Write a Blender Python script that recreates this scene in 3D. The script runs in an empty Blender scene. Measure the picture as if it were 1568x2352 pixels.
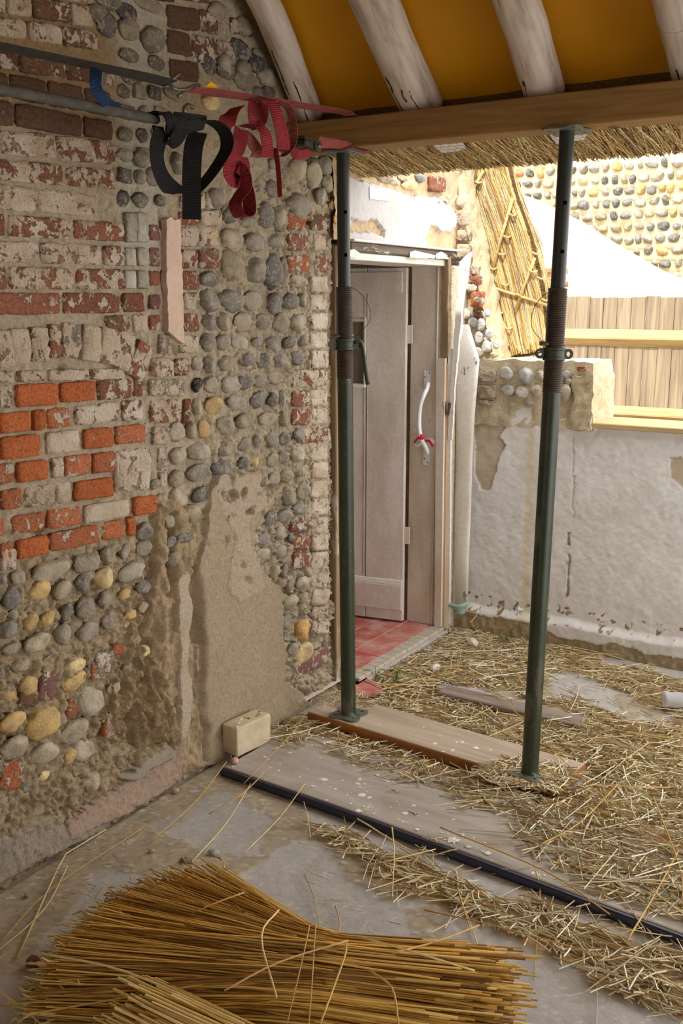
import bpy, bmesh, math, random
import numpy as np
from mathutils import Vector, Matrix
from mathutils.geometry import delaunay_2d_cdt

scene = bpy.context.scene
col = scene.collection
R_ = math.radians

# ------------------------------------------------------------------ camera
CAM_H, PITCH, YAW, FPX = 1.70, R_(11.85), R_(32.04), 2287.0
cam_d = bpy.data.cameras.new('camera'); cam = bpy.data.objects.new('camera', cam_d); col.objects.link(cam)
cam_d.sensor_fit = 'VERTICAL'; cam_d.sensor_height = 36.0; cam_d.lens = FPX / 2352 * 36.0
cam_d.clip_start = 0.05; cam_d.clip_end = 200
cam.location = (0, 0, CAM_H); cam.rotation_euler = (math.pi / 2 - PITCH, 0, YAW)
scene.camera = cam

# ------------------------------------------------------------------ sky, sun, exposure
world = bpy.data.worlds.new('world'); scene.world = world; world.use_nodes = True
bg = world.node_tree.nodes['Background']
bg.inputs['Color'].default_value = (1.0, 0.985, 0.965, 1); bg.inputs['Strength'].default_value = 2.3
sun_d = bpy.data.lights.new('sun', 'SUN'); sun = bpy.data.objects.new('sun', sun_d); col.objects.link(sun)
sun_d.energy = 3.0; sun_d.angle = R_(1.5); sun_d.color = (1.0, 0.955, 0.87)
SUN_EL, SUN_AZ = R_(51), R_(-3)         # high behind the house, a little to its right
_sd = Vector((math.sin(SUN_AZ) * math.cos(SUN_EL), math.cos(SUN_AZ) * math.cos(SUN_EL), -math.sin(SUN_EL)))
sun.rotation_euler = _sd.to_track_quat('-Z', 'Y').to_euler()
vs = scene.view_settings
vs.view_transform = 'Standard'; vs.look = 'None'; vs.gamma = 1.0; vs.exposure = 0.82; vs.use_curve_mapping = False

# ------------------------------------------------------------------ photo pixel -> ray helpers
_F = np.array([-math.sin(YAW) * math.cos(PITCH), math.cos(YAW) * math.cos(PITCH), -math.sin(PITCH)])
_Rt = np.array([math.cos(YAW), math.sin(YAW), 0.0]); _U = np.cross(_Rt, _F); _C = np.array([0, 0, CAM_H])
def ray(x, y): return _F + _Rt * (x - 784) / FPX - _U * (y - 1176) / FPX
def fl(x, y, z=0.0):
    d = ray(x, y); return _C + d * ((z - _C[2]) / d[2])
def onx(x, y, X):
    d = ray(x, y); return _C + d * ((X - _C[0]) / d[0])
def ony(x, y, Y):
    d = ray(x, y); return _C + d * ((Y - _C[1]) / d[1])
def onp(x, y, p0, n):
    d = ray(x, y); n = np.array(n, float); return _C + d * (((np.array(p0) - _C) @ n) / (d @ n))
def proj(P):
    D = np.asarray(P, float) - _C; z = D @ _F
    return 784 + FPX * (D @ _Rt) / z, 1176 - FPX * (D @ _U) / z

# ------------------------------------------------------------------ numpy noise
def _hash(i, j, k, s):
    n = (i.astype(np.int64) * 374761393 + j.astype(np.int64) * 668265263 + k.astype(np.int64) * 2147483647 + s * 974711) & 0xffffffff
    n = ((n ^ (n >> 13)) * 1274126177) & 0xffffffff
    n = ((n ^ (n >> 16)) * 2246822519) & 0xffffffff
    return ((n ^ (n >> 15)) & 0xffff) / 32767.5 - 1.0
def vnoise(P, s=0):
    f = np.floor(P); t = P - f; t = t * t * (3 - 2 * t); i = f.astype(np.int64)
    x, y, z = t[:, 0], t[:, 1], t[:, 2]
    def h(a, b, c): return _hash(i[:, 0] + a, i[:, 1] + b, i[:, 2] + c, s)
    def L(a, b, u): return a + (b - a) * u
    return L(L(L(h(0,0,0), h(1,0,0), x), L(h(0,1,0), h(1,1,0), x), y), L(L(h(0,0,1), h(1,0,1), x), L(h(0,1,1), h(1,1,1), x), y), z)
def fbm(P, f, o=4, s=0, g=0.5):
    P = np.asarray(P, float); a = 1.0; r = np.zeros(len(P)); tot = 0
    for k in range(o):
        r += a * vnoise(P * f + 17.3 * k, s + k); tot += a; a *= g; f *= 2.03
    return r / tot
def sstep(a, b, x):
    t = np.clip((x - a) / (b - a), 0, 1); return t * t * (3 - 2 * t)
def inpoly(x, y, poly):
    r = np.zeros(len(x), bool); n = len(poly)
    for i in range(n):
        x0, y0 = poly[i]; x1, y1 = poly[(i + 1) % n]
        if y0 == y1: continue
        c = ((y0 > y) != (y1 > y)) & (x < (x1 - x0) * (y - y0) / (y1 - y0) + x0)
        r ^= c
    return r

# ------------------------------------------------------------------ colour + material helpers
def lin(c):
    c = c / 255.0
    return c / 12.92 if c <= 0.04045 else ((c + 0.055) / 1.055) ** 2.4
def C3(r, g, b): return (lin(r), lin(g), lin(b))
def C4(r, g, b, a=1.0): return (lin(r), lin(g), lin(b), a)
class NT:
    def __init__(s, name, rough=0.85, spec=0.3):
        s.m = bpy.data.materials.new(name); s.m.use_nodes = True; s.t = s.m.node_tree
        s.b = s.t.nodes['Principled BSDF']; s.b.inputs['Roughness'].default_value = rough
        s.b.inputs['Specular IOR Level'].default_value = spec
        s._pos = None; s._obj = None
    def node(s, k): return s.t.nodes.new(k)
    def link(s, a, b): s.t.links.new(a, b)
    def put(s, sock, v):
        if hasattr(v, 'is_output') or isinstance(v, bpy.types.NodeSocket): s.link(v, sock)
        else: sock.default_value = v
    def pos(s):
        if s._pos is None: s._pos = s.node('ShaderNodeNewGeometry').outputs['Position']
        return s._pos
    def obj(s):
        if s._obj is None: s._obj = s.node('ShaderNodeTexCoord').outputs['Object']
        return s._obj
    def scl(s, vec, sc):
        n = s.node('ShaderNodeMapping'); s.link(vec, n.inputs[0]); n.inputs['Scale'].default_value = sc; return n.outputs[0]
    def noise(s, scale, detail=4, vec=None, rough=0.55, dist=0.0):
        n = s.node('ShaderNodeTexNoise'); n.inputs['Scale'].default_value = scale; n.inputs['Detail'].default_value = detail
        n.inputs['Roughness'].default_value = rough; n.inputs['Distortion'].default_value = dist
        s.link(vec if vec is not None else s.pos(), n.inputs['Vector']); return n.outputs['Fac']
    def ramp(s, fac, *stops):
        n = s.node('ShaderNodeValToRGB'); e = n.color_ramp.elements
        while len(e) < len(stops): e.new(0.5)
        for k, (p, c) in enumerate(stops):
            e[k].position = p; e[k].color = c if len(c) == 4 else (*c, 1)
        s.put(n.inputs[0], fac); return n.outputs[0]
    def g(s, fac, a, b): return s.ramp(fac, (a, (0, 0, 0, 1)), (b, (1, 1, 1, 1)))
    def mix(s, fac, a, b, mode='MIX'):
        n = s.node('ShaderNodeMix'); n.data_type = 'RGBA'; n.blend_type = mode
        s.put(n.inputs[0], fac)
        for sock, v in ((n.inputs[6], a), (n.inputs[7], b)):
            s.put(sock, v if not (isinstance(v, tuple) and len(v) == 3) else (*v, 1))
        return n.outputs[2]
    def math(s, op, a, b=0.0):
        n = s.node('ShaderNodeMath'); n.operation = op; s.put(n.inputs[0], a); s.put(n.inputs[1], b); return n.outputs[0]
    def attr(s, name):
        n = s.node('ShaderNodeAttribute'); n.attribute_name = name; return n.outputs['Color']
    def oinfo(s): return s.node('ShaderNodeObjectInfo').outputs
    def color(s, c): s.put(s.b.inputs['Base Color'], c if not (isinstance(c, tuple) and len(c) == 3) else (*c, 1)); return s
    def bump(s, h, dist=0.002, st=1.0):
        n = s.node('ShaderNodeBump'); n.inputs['Strength'].default_value = st; n.inputs['Distance'].default_value = dist
        s.link(h, n.inputs['Height']); s.link(n.outputs[0], s.b.inputs['Normal']); return s
    def done(s): return s.m

# ------------------------------------------------------------------ mesh + object helpers
def mesh_np(name, V, F, cols=None, smooth=False):
    me = bpy.data.meshes.new(name); V = np.asarray(V, np.float32); F = np.asarray(F, np.int32); k = F.shape[1]
    me.vertices.add(len(V)); me.vertices.foreach_set('co', V.ravel())
    me.loops.add(F.size); me.loops.foreach_set('vertex_index', F.ravel())
    me.polygons.add(len(F)); me.polygons.foreach_set('loop_start', np.arange(0, F.size, k, dtype=np.int32))
    me.polygons.foreach_set('loop_total', np.full(len(F), k, np.int32))
    if smooth: me.polygons.foreach_set('use_smooth', np.ones(len(F), bool))
    me.update(calc_edges=True); me.validate()
    if cols is not None:
        a = me.color_attributes.new('col', 'FLOAT_COLOR', 'POINT')
        c = np.ones((len(V), 4), np.float32); c[:, :3] = cols; a.data.foreach_set('color', c.ravel())
    return me
def link(name, me, mat=None, parent=None):
    o = bpy.data.objects.new(name, me); col.objects.link(o)
    if mat is not None and me is not None and not me.materials: me.materials.append(mat)
    if parent is not None: o.parent = parent
    return o
def tag(o, label=None, cat=None, group=None, kind=None):
    if label: o['label'] = label
    if cat: o['category'] = cat
    if group: o['group'] = group
    if kind: o['kind'] = kind
    return o
def empty(name, loc, label, cat, group=None):
    o = bpy.data.objects.new(name, None); col.objects.link(o); o.location = loc; o.empty_display_size = 0.05
    return tag(o, label, cat, group)
def bm_obj(name, bm, mat, parent=None, smooth=False, angle=None):
    bmesh.ops.recalc_face_normals(bm, faces=bm.faces)
    me = bpy.data.meshes.new(name); bm.to_mesh(me); bm.free()
    if smooth:
        for p in me.polygons: p.use_smooth = True
        if angle:
            try: me.set_sharp_from_angle(angle=R_(angle))
            except Exception: pass
    return link(name, me, mat, parent)
def bbox(bm, c, s, rot=None, bev=0.0, seg=1):
    r = bmesh.ops.create_cube(bm, size=1.0); vs_ = r['verts']
    M = Matrix.Translation(c) @ (rot if rot is not None else Matrix.Identity(4)) @ Matrix.Diagonal((*s, 1))
    bmesh.ops.transform(bm, matrix=M, verts=vs_)
    if bev:
        es = {e for v in vs_ for e in v.link_edges}
        bmesh.ops.bevel(bm, geom=list(es), offset=bev, segments=seg, affect='EDGES', profile=0.5)
def box_obj(name, lo, hi, mat, parent=None, bev=0.003, cuts=0):
    bm = bmesh.new(); lo = np.array(lo, float); hi = np.array(hi, float)
    bbox(bm, (lo + hi) / 2, np.abs(hi - lo), bev=bev)
    return bm_obj(name, bm, mat, parent)
def btube(bm, pts, r, n=10, caps=True):
    pts = [Vector(p) for p in pts]; k = len(pts); rr = r if hasattr(r, '__len__') else [r] * k
    rings = []; up = None
    for i in range(k):
        t = (pts[min(i + 1, k - 1)] - pts[max(i - 1, 0)]).normalized()
        if up is None: up = t.orthogonal().normalized()
        up = (up - t * up.dot(t)).normalized() if (up - t * up.dot(t)).length > 1e-6 else t.orthogonal().normalized()
        b = t.cross(up)
        rings.append([bm.verts.new(pts[i] + (up * math.cos(a) + b * math.sin(a)) * rr[i]) for a in [2 * math.pi * j / n for j in range(n)]])
    for i in range(k - 1):
        for j in range(n): bm.faces.new((rings[i][j], rings[i][(j + 1) % n], rings[i + 1][(j + 1) % n], rings[i + 1][j]))
    if caps: bm.faces.new(rings[0][::-1]); bm.faces.new(rings[-1])
def smoothpath(pts, n=8):
    P = [np.array(p, float) for p in pts]; P = [2 * P[0] - P[1]] + P + [2 * P[-1] - P[-2]]; out = []
    for i in range(1, len(P) - 2):
        for k in range(n):
            t = k / n; a, b, c, d = P[i - 1], P[i], P[i + 1], P[i + 2]
            out.append(0.5 * (2 * b + (c - a) * t + (2 * a - 5 * b + 4 * c - d) * t * t + (3 * b - a - 3 * c + d) * t ** 3))
    out.append(P[-2]); return np.array(out)
def blathe(bm, prof, n=24, M=None):
    """profile [(r,z)] turned about z"""
    rings = []
    for r, z in prof:
        rings.append([bm.verts.new((M or Matrix.Identity(4)) @ Vector((r * math.cos(2 * math.pi * j / n), r * math.sin(2 * math.pi * j / n), z))) for j in range(n)])
    for i in range(len(rings) - 1):
        for j in range(n): bm.faces.new((rings[i][j], rings[i][(j + 1) % n], rings[i + 1][(j + 1) % n], rings[i + 1][j]))
    bm.faces.new(rings[0][::-1]); bm.faces.new(rings[-1])
def plate_bm(outline, holes, thick, M=None):
    """flat plate with through holes: outline and holes are 2-D loops, extruded along local z"""
    pts, edges = [], []
    for lp in [outline] + list(holes):
        b = len(pts); n = len(lp); pts += [Vector(p) for p in lp]; edges += [(b + i, b + (i + 1) % n) for i in range(n)]
    v, e, f, *_ = delaunay_2d_cdt(pts, edges, [], 1, 1e-6)
    hx = [([p[0] for p in h], [p[1] for p in h], h) for h in holes]
    bm = bmesh.new(); M = M or Matrix.Identity(4)
    lo = [bm.verts.new(M @ Vector((p[0], p[1], 0))) for p in v]; hi = [bm.verts.new(M @ Vector((p[0], p[1], thick))) for p in v]
    cnt = {}
    for t in f:
        c = sum((v[i] for i in t), Vector((0, 0))) / len(t)
        if any(inpoly(np.array([c[0]]), np.array([c[1]]), h)[0] for h in holes): continue
        if not inpoly(np.array([c[0]]), np.array([c[1]]), outline)[0]: continue
        bm.faces.new([hi[i] for i in t]); bm.faces.new([lo[i] for i in reversed(t)])
        for i in range(len(t)):
            a, b = t[i], t[(i + 1) % len(t)]; k = (min(a, b), max(a, b)); cnt[k] = cnt.get(k, []) + [(a, b)]
    for k, l in cnt.items():
        if len(l) == 1:
            a, b = l[0]; bm.faces.new((lo[a], lo[b], hi[b], hi[a]))
    for w in [w for w in bm.verts if not w.link_faces]: bm.verts.remove(w)
    return bm
def circ(cx, cy, r, n=12, ph=0.0): return [(cx + r * math.cos(ph + 2 * math.pi * i / n), cy + r * math.sin(ph + 2 * math.pi * i / n)) for i in range(n)]
def strands(P, r, cols, sides=3):
    """P (n,k,3) paths, r (n,) or (n,k) radii, cols (n,3): one mesh of thin stalks"""
    n, k, _ = P.shape; r = np.asarray(r, float)
    if r.ndim == 1: r = np.repeat(r[:, None], k, 1)
    T = np.gradient(P, axis=1); T /= np.linalg.norm(T, axis=2, keepdims=True) + 1e-9
    ref = np.where(np.abs(T[:, :, 2:3]) > 0.9, np.array([1.0, 0, 0]), np.array([0, 0, 1.0]))
    B = np.cross(T, ref); B /= np.linalg.norm(B, axis=2, keepdims=True) + 1e-9; N = np.cross(B, T)
    V = np.empty((n, k, sides, 3))
    for j in range(sides):
        a = 2 * math.pi * j / sides + 0.5; V[:, :, j] = P + (N * math.cos(a) + B * math.sin(a)) * r[:, :, None]
    idx = np.arange(n * k * sides).reshape(n, k, sides); F = []
    for j in range(sides):
        q = np.stack([idx[:, :-1, j], idx[:, :-1, (j + 1) % sides], idx[:, 1:, (j + 1) % sides], idx[:, 1:, j]], -1); F.append(q.reshape(-1, 4))
    F = np.concatenate(F)
    return V.reshape(-1, 3), F, np.repeat(cols, k * sides, axis=0)
def grid_mesh(name, u, v, fn, cols=None, smooth=True):
    """u,v 1-D arrays; fn(U,V)-> (n,3) points"""
    Ug, Vg = np.meshgrid(u, v, indexing='ij'); P = fn(Ug.ravel(), Vg.ravel()); nu, nv = len(u), len(v)
    i = np.arange(nu * nv).reshape(nu, nv)
    F = np.stack([i[:-1, :-1], i[1:, :-1], i[1:, 1:], i[:-1, 1:]], -1).reshape(-1, 4)
    return mesh_np(name, P, F, cols, smooth)
rng = np.random.default_rng(7); random.seed(7)
def C_(*c): return np.array(C3(*c))

# ------------------------------------------------------------------ materials
def m_attr(name, rough=0.9, s1=60, s2=260, amt=0.35, bump=0.003, spec=0.2):
    n = NT(name, rough, spec); a = n.noise(s1, 5); b = n.noise(s2, 3)
    f = n.math('ADD', n.math('MULTIPLY', a, 0.6), n.math('MULTIPLY', b, 0.4))
    n.color(n.mix(1.0, n.attr('col'), n.ramp(f, (0.3, (1 - amt,) * 3), (0.5, (1, 1, 1)), (0.7, (1 + amt * .5,) * 3)), 'MULTIPLY'))
    return n.bump(f, bump).done()
def m_plain(name, c, rough=0.7, var=0.15, scale=25, bump=0.0, spec=0.3, metal=0.0):
    n = NT(name, rough, spec); f = n.noise(scale, 5); n.b.inputs['Metallic'].default_value = metal
    n.color(n.mix(1.0, (*C3(*c), 1), n.ramp(f, (0.3, (1 - var,) * 3), (0.7, (1 + var,) * 3)), 'MULTIPLY'))
    if bump: n.bump(n.noise(scale * 4, 4), bump)
    return n.done()
def m_wood(name, c1, c2, axis='x', rough=0.7, knots=False, paint=None, pamt=0.5, scale=1.0, grain=45):
    n = NT(name, rough, 0.25); k = {'x': (0.06, 1, 1), 'y': (1, 0.06, 1), 'z': (1, 1, 0.06)}[axis]
    v = n.scl(n.obj(), tuple(q * scale for q in k)); a = n.noise(grain, 6, v, 0.6, 0.6); b = n.noise(grain * 0.2, 3, v)
    f = n.math('ADD', n.math('MULTIPLY', a, 0.7), n.math('MULTIPLY', b, 0.3)); c = n.ramp(f, (0.34, C3(*c2)), (0.6, C3(*c1)))
    if knots:
        vo = n.node('ShaderNodeTexVoronoi'); vo.inputs['Scale'].default_value = 3.2; n.link(n.scl(n.obj(), (1, .6, 1)), vo.inputs['Vector'])
        c = n.mix(n.g(vo.outputs['Distance'], 0.05, 0.085), C3(84, 52, 26), c)
    if paint:
        v2 = n.scl(n.obj(), tuple(0.25 + 0.75 * q for q in k)); p = n.noise(14, 7, v2, 0.65); c = n.mix(n.g(p, pamt - 0.04, pamt + 0.04), c, C3(*paint))
    n.color(c); return n.bump(a, 0.0015).done()
MAT_WALL = m_attr('old_lime_mortar', 0.95, 95, 380, 0.36, 0.007)
MAT_PLASTER = m_attr('limewashed_plaster', 0.85, 30, 180, 0.10, 0.0015)
MAT_FLOOR = m_attr('worn_concrete', 0.97, 40, 350, 0.22, 0.004, 0.08)
MAT_STRAW = m_attr('straw', 0.55, 60, 400, 0.15, 0.0, 0.4)
def _brick():
    n = NT('old_brick', 0.92, 0.2); o = n.oinfo(); a = n.noise(28, 6, None, 0.62, 0.4); b = n.noise(120, 4); d = n.noise(9, 3)
    base = n.mix(1.0, o['Color'], n.ramp(b, (0.25, (0.5, 0.47, 0.46)), (0.5, (0.95, 0.95, 0.95)), (0.75, (1.2, 1.2, 1.2))), 'MULTIPLY')
    pm = n.math('ADD', n.math('MULTIPLY', a, 0.85), n.math('MULTIPLY', b, 0.15)); th = n.math('SUBTRACT', n.math('MULTIPLY', o['Alpha'], 0.42), 0.21)
    msk = n.g(n.math('ADD', pm, th), 0.49, 0.53)
    paint = n.ramp(n.math('ADD', n.math('MULTIPLY', d, .6), n.math('MULTIPLY', b, .4)), (0.3, C3(150, 130, 108)), (0.48, C3(186, 168, 146)), (0.66, C3(206, 195, 180)))
    n.color(n.mix(msk, base, paint)); h = n.math('ADD', n.math('MULTIPLY', b, 0.6), n.math('MULTIPLY', msk, 0.25)); return n.bump(h, 0.013).done()
MAT_BRICK = _brick()
def _flint():
    n = NT('flint_cobble', 0.62, 0.35); o = n.oinfo(); a = n.noise(22, 5, None, 0.6); b = n.noise(110, 4)
    c = n.mix(1.0, o['Color'], n.ramp(a, (0.3, (0.6, 0.58, 0.56)), (0.5, (1, 1, 1)), (0.72, (1.35, 1.33, 1.28))), 'MULTIPLY')
    c = n.mix(n.math('MULTIPLY', n.g(n.math('ADD', n.math('MULTIPLY', b, .6), n.math('MULTIPLY', n.noise(45, 5), .4)), 0.50, 0.60), 0.6), c, C3(182, 162, 132)); n.color(c); return n.bump(b, 0.005).done()
MAT_FLINT = _flint()
MAT_WHITE_BLOCK = m_plain('pale_cream_block', (205, 190, 160), 0.8, 0.12, 30, 0.002)
MAT_BEAM = m_wood('sawn_softwood_beam', (158, 122, 72), (126, 92, 50), 'x', knots=True, scale=1.0)
MAT_PLANK = m_wood('scaffold_plank', (176, 150, 124), (140, 112, 86), 'x')
MAT_PLANK_EDGE = m_wood('plank_side', (168, 112, 62), (130, 82, 42), 'x')
MAT_GREYWOOD = m_wood('grey_old_board', (150, 136, 124), (116, 100, 88), 'x')
MAT_WEATHERED = m_wood('weathered_frame_wood', (158, 134, 104), (92, 74, 58), 'z', paint=(196, 186, 172), pamt=0.62)
MAT_FENCE = m_wood('fence_board', (158, 142, 118), (98, 84, 66), 'z', grain=24)
MAT_RAIL = m_wood('fence_rail', (186, 162, 116), (152, 126, 82), 'x')
MAT_SILL = m_wood('pale_sill_plank', (206, 184, 140), (176, 148, 104), 'x')
MAT_SPAR = m_wood('hazel_rod', (206, 178, 126), (170, 138, 88), 'x')
def m_paint(name, c, dirt, amt=0.62, sc=6, rough=0.55, under=None):
    n = NT(name, rough, 0.35); v = n.scl(n.pos(), (1, 1, 0.35)); a = n.noise(sc, 6, v, 0.62); b = n.noise(60, 4)
    cc = n.mix(n.g(a, amt - 0.17, amt + 0.1), C3(*c), C3(*dirt))
    if under: cc = n.mix(n.g(n.noise(11, 7, n.scl(n.pos(), (1, 1, .5)), .7), 0.655, 0.67), cc, C3(*under))
    n.color(n.mix(1.0, cc, n.ramp(b, (0.3, (0.9,) * 3), (0.7, (1.05,) * 3)), 'MULTIPLY')); return n.bump(b, 0.0008).done()
MAT_DOOR = m_paint('dusty_door_paint', (224, 214, 206), (194, 180, 166), 0.55, 5)
MAT_JAMB = m_paint('old_cream_paint', (222, 212, 200), (192, 170, 142), 0.62, 4, under=(140, 104, 72))
MAT_WHITEPAINT = m_paint('peeling_white_paint', (232, 228, 222), (206, 192, 164), 0.66, 4, under=(150, 132, 110))
MAT_DARKPEEL = m_wood('peeled_dark_moulding', (112, 100, 88), (72, 64, 58), 'y', paint=(206, 200, 188), pamt=0.67)
MAT_TILES = [m_paint('red_quarry_tile', c, (206, 168, 156), 0.60, 9, 0.7) for c in ((180, 92, 80), (170, 84, 72), (190, 108, 96))]; MAT_TILE = MAT_TILES[2]
MAT_GROUT = m_plain('tile_grout', (218, 200, 190), 0.9, 0.1)
MAT_GREEN = m_plain('green_prop_paint', (46, 58, 36), 0.42, 0.25, 18, 0.0, 0.45)
def _prop():
    n = NT('chipped_green_prop_paint', 0.38, 0.5); a = n.noise(16, 5, n.scl(n.pos(), (1, 1, 0.3)), 0.6); s = n.noise(230, 2)
    c = n.mix(n.g(a, 0.60, 0.66), n.ramp(n.noise(8, 3), (0.3, C3(32, 40, 24)), (0.7, C3(48, 58, 34))), C3(80, 76, 62))
    n.color(n.mix(n.g(s, 0.715, 0.74), c, C3(186, 182, 168))); return n.done()
MAT_PROP = _prop()
MAT_INNER = m_plain('dark_inner_tube', (38, 42, 38), 0.4, 0.2, 14, 0, 0.5)
MAT_THREAD = m_plain('rusty_thread_steel', (74, 62, 52), 0.6, 0.35, 30, 0, 0.5, 0.4)
MAT_PLATE = m_plain('galvanised_prop_plate', (104, 106, 94), 0.55, 0.25, 40, 0.001, 0.5, 0.3)
MAT_STEEL = m_plain('worn_steel', (120, 112, 98), 0.4, 0.2, 40, 0, 0.5, 0.7)
MAT_DARKSTEEL = m_plain('dark_ratchet_steel', (62, 56, 50), 0.5, 0.2, 40, 0, 0.5, 0.5)
def _web(name, c, rib=900):
    n = NT(name, 0.85, 0.2); w = n.node('ShaderNodeTexWave'); w.inputs['Scale'].default_value = rib / 6.283 / 3.2; w.bands_direction = 'X'
    uv = n.node('ShaderNodeUVMap'); n.link(uv.outputs[0], w.inputs['Vector'])
    f = n.noise(40, 4)
    cc = n.mix(1.0, C3(*c), n.ramp(w.outputs['Fac'], (0, (0.68,) * 3), (1, (1.15,) * 3)), 'MULTIPLY')
    n.color(n.mix(1.0, cc, n.ramp(f, (0.3, (0.75,) * 3), (0.7, (1.2,) * 3)), 'MULTIPLY')); return n.bump(w.outputs['Fac'], 0.0015).done()
MAT_WEB_GREY = _web('grey_webbing', (106, 102, 96)); MAT_WEB_DARK = _web('charcoal_webbing', (72, 70, 68)); MAT_WEB_BLACK = _web('black_webbing', (40, 39, 40))
MAT_WEB_RED = _web('faded_red_webbing', (146, 50, 56)); MAT_WEB_PINK = _web('faded_pink_webbing', (160, 84, 82)); MAT_WEB_BLUE = _web('blue_webbing', (34, 58, 96))
MAT_YELLOW = m_plain('yellow_tag', (232, 176, 10), 0.6, 0.05)
def _sheet():
    n = NT('amber_roof_membrane', 0.5, 0.3); a = n.noise(1.6, 3, n.scl(n.pos(), (1, .6, .6))); b = n.noise(40, 3)
    n.color(n.ramp(a, (0.3, C3(172, 112, 8)), (0.7, C3(214, 152, 20)))); return n.bump(b, 0.0006).done()
MAT_SHEET = _sheet()
def _raft():
    n = NT('limewashed_pole', 0.8, 0.2); v = n.scl(n.obj(), (0.16, 1, 1)); a = n.noise(26, 6, v, 0.6); b = n.noise(5, 5, n.scl(n.obj(), (0.5, 1, 1)), .65)
    c = n.ramp(a, (0.28, C3(150, 132, 112)), (0.5, C3(206, 192, 176)), (0.7, C3(222, 212, 200)))
    c = n.mix(n.math('MULTIPLY', n.g(b, 0.56, 0.70), .7), c, C3(172, 146, 104)); n.color(c); return n.bump(a, 0.003).done()
MAT_RAFTER = _raft(); MAT_CRACK = m_plain('timber_shake', (46, 34, 24), 0.9, 0.2)
MAT_THATCH_BED = m_plain('packed_thatch', (112, 86, 48), 0.9, 0.4, 120, 0.006)
MAT_WIRE = m_plain('galvanised_wire', (142, 138, 130), 0.45, 0.1, 30, 0, 0.5, 0.6)
MAT_PLYGREY = None
def _ply():
    n = NT('paint_spotted_grey_board', 0.8, 0.25); a = n.noise(10, 6, n.scl(n.obj(), (0.12, 1, 1)), .6, .8); s = n.noise(17, 3, n.scl(n.obj(), (1, 1.1, 1)), .7); d = n.noise(2.4, 3, n.obj())
    c = n.ramp(a, (0.3, C3(156, 148, 138)), (0.7, C3(190, 182, 172)))
    c = n.mix(n.math('MULTIPLY', n.g(n.noise(5, 5, n.obj()), 0.52, 0.7), .6), c, C3(142, 122, 92))
    n.color(n.mix(n.g(n.math('ADD', s, n.math('MULTIPLY', d, .14)), 0.715, 0.735), c, C3(226, 220, 212))); return n.done()
MAT_PLYGREY = _ply()
def _plank():
    n = NT('paint_spotted_plank', 0.75, 0.25); a = n.noise(16, 6, n.scl(n.obj(), (0.08, 1, 1)), .6, .8); s = n.noise(13, 3, n.obj(), .7)
    c = n.ramp(a, (0.3, C3(162, 142, 122)), (0.7, C3(194, 176, 156))); n.color(n.mix(n.g(s, 0.66, 0.68), c, C3(232, 226, 218))); return n.done()
MAT_PLANK_TOP = _plank()
MAT_EDGE = m_plain('navy_black_edging', (30, 34, 62), 0.4, 0.25, 20, 0, 0.5)
# ================================================================== STRUCTURE
XA, YB = -2.28, 4.66                      # face of the old wall on the left, face of the far plastered wall
WARP = 6.0
def pxwarp(P, amp=WARP, s=50, f=18):
    x, y = proj(P); ok = ((P - _C) @ _F) > 0.4
    x = np.where(ok, x, -9999) + fbm(P, f, 4, s) * amp * 2; y = np.where(ok, y, -9999) + fbm(P, f, 4, s + 9) * amp * 2
    return x, y
S1 = [(825,1595),(880,1530),(1010,1472),(1090,1440),(1300,1500),(1568,1565),(2100,1680),(2100,2400),(1568,2170),(1330,2060),(1180,1940),(1110,1880),(1290,1838),(1345,1775),(1120,1700),(900,1640)]
S2 = [(640,1675),(700,1645),(1280,1830),(1420,1850),(1250,1930),(1100,1880),(900,1780),(740,1725),(650,1730)]
S3 = [(690,1870),(830,1925),(1000,2000),(1568,2195),(2000,2330),(2000,2700),(1568,2352),(1300,2225),(1060,2110),(870,2020),(770,1945)]
HOLES = [[(1235,1545),(1330,1545),(1420,1590),(1545,1645),(1568,1675),(1490,1665),(1330,1625),(1240,1590)], [(1010,1572),(1100,1580),(1335,1648),(1300,1662),(1010,1600)]]
def straw_mask(P, amp=14):
    x, y = pxwarp(P, amp, 71, 7); m = inpoly(x, y, S1) | inpoly(x, y, S2) | inpoly(x, y, S3)
    for h in HOLES: m &= ~inpoly(x, y, h)
    return m
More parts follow.
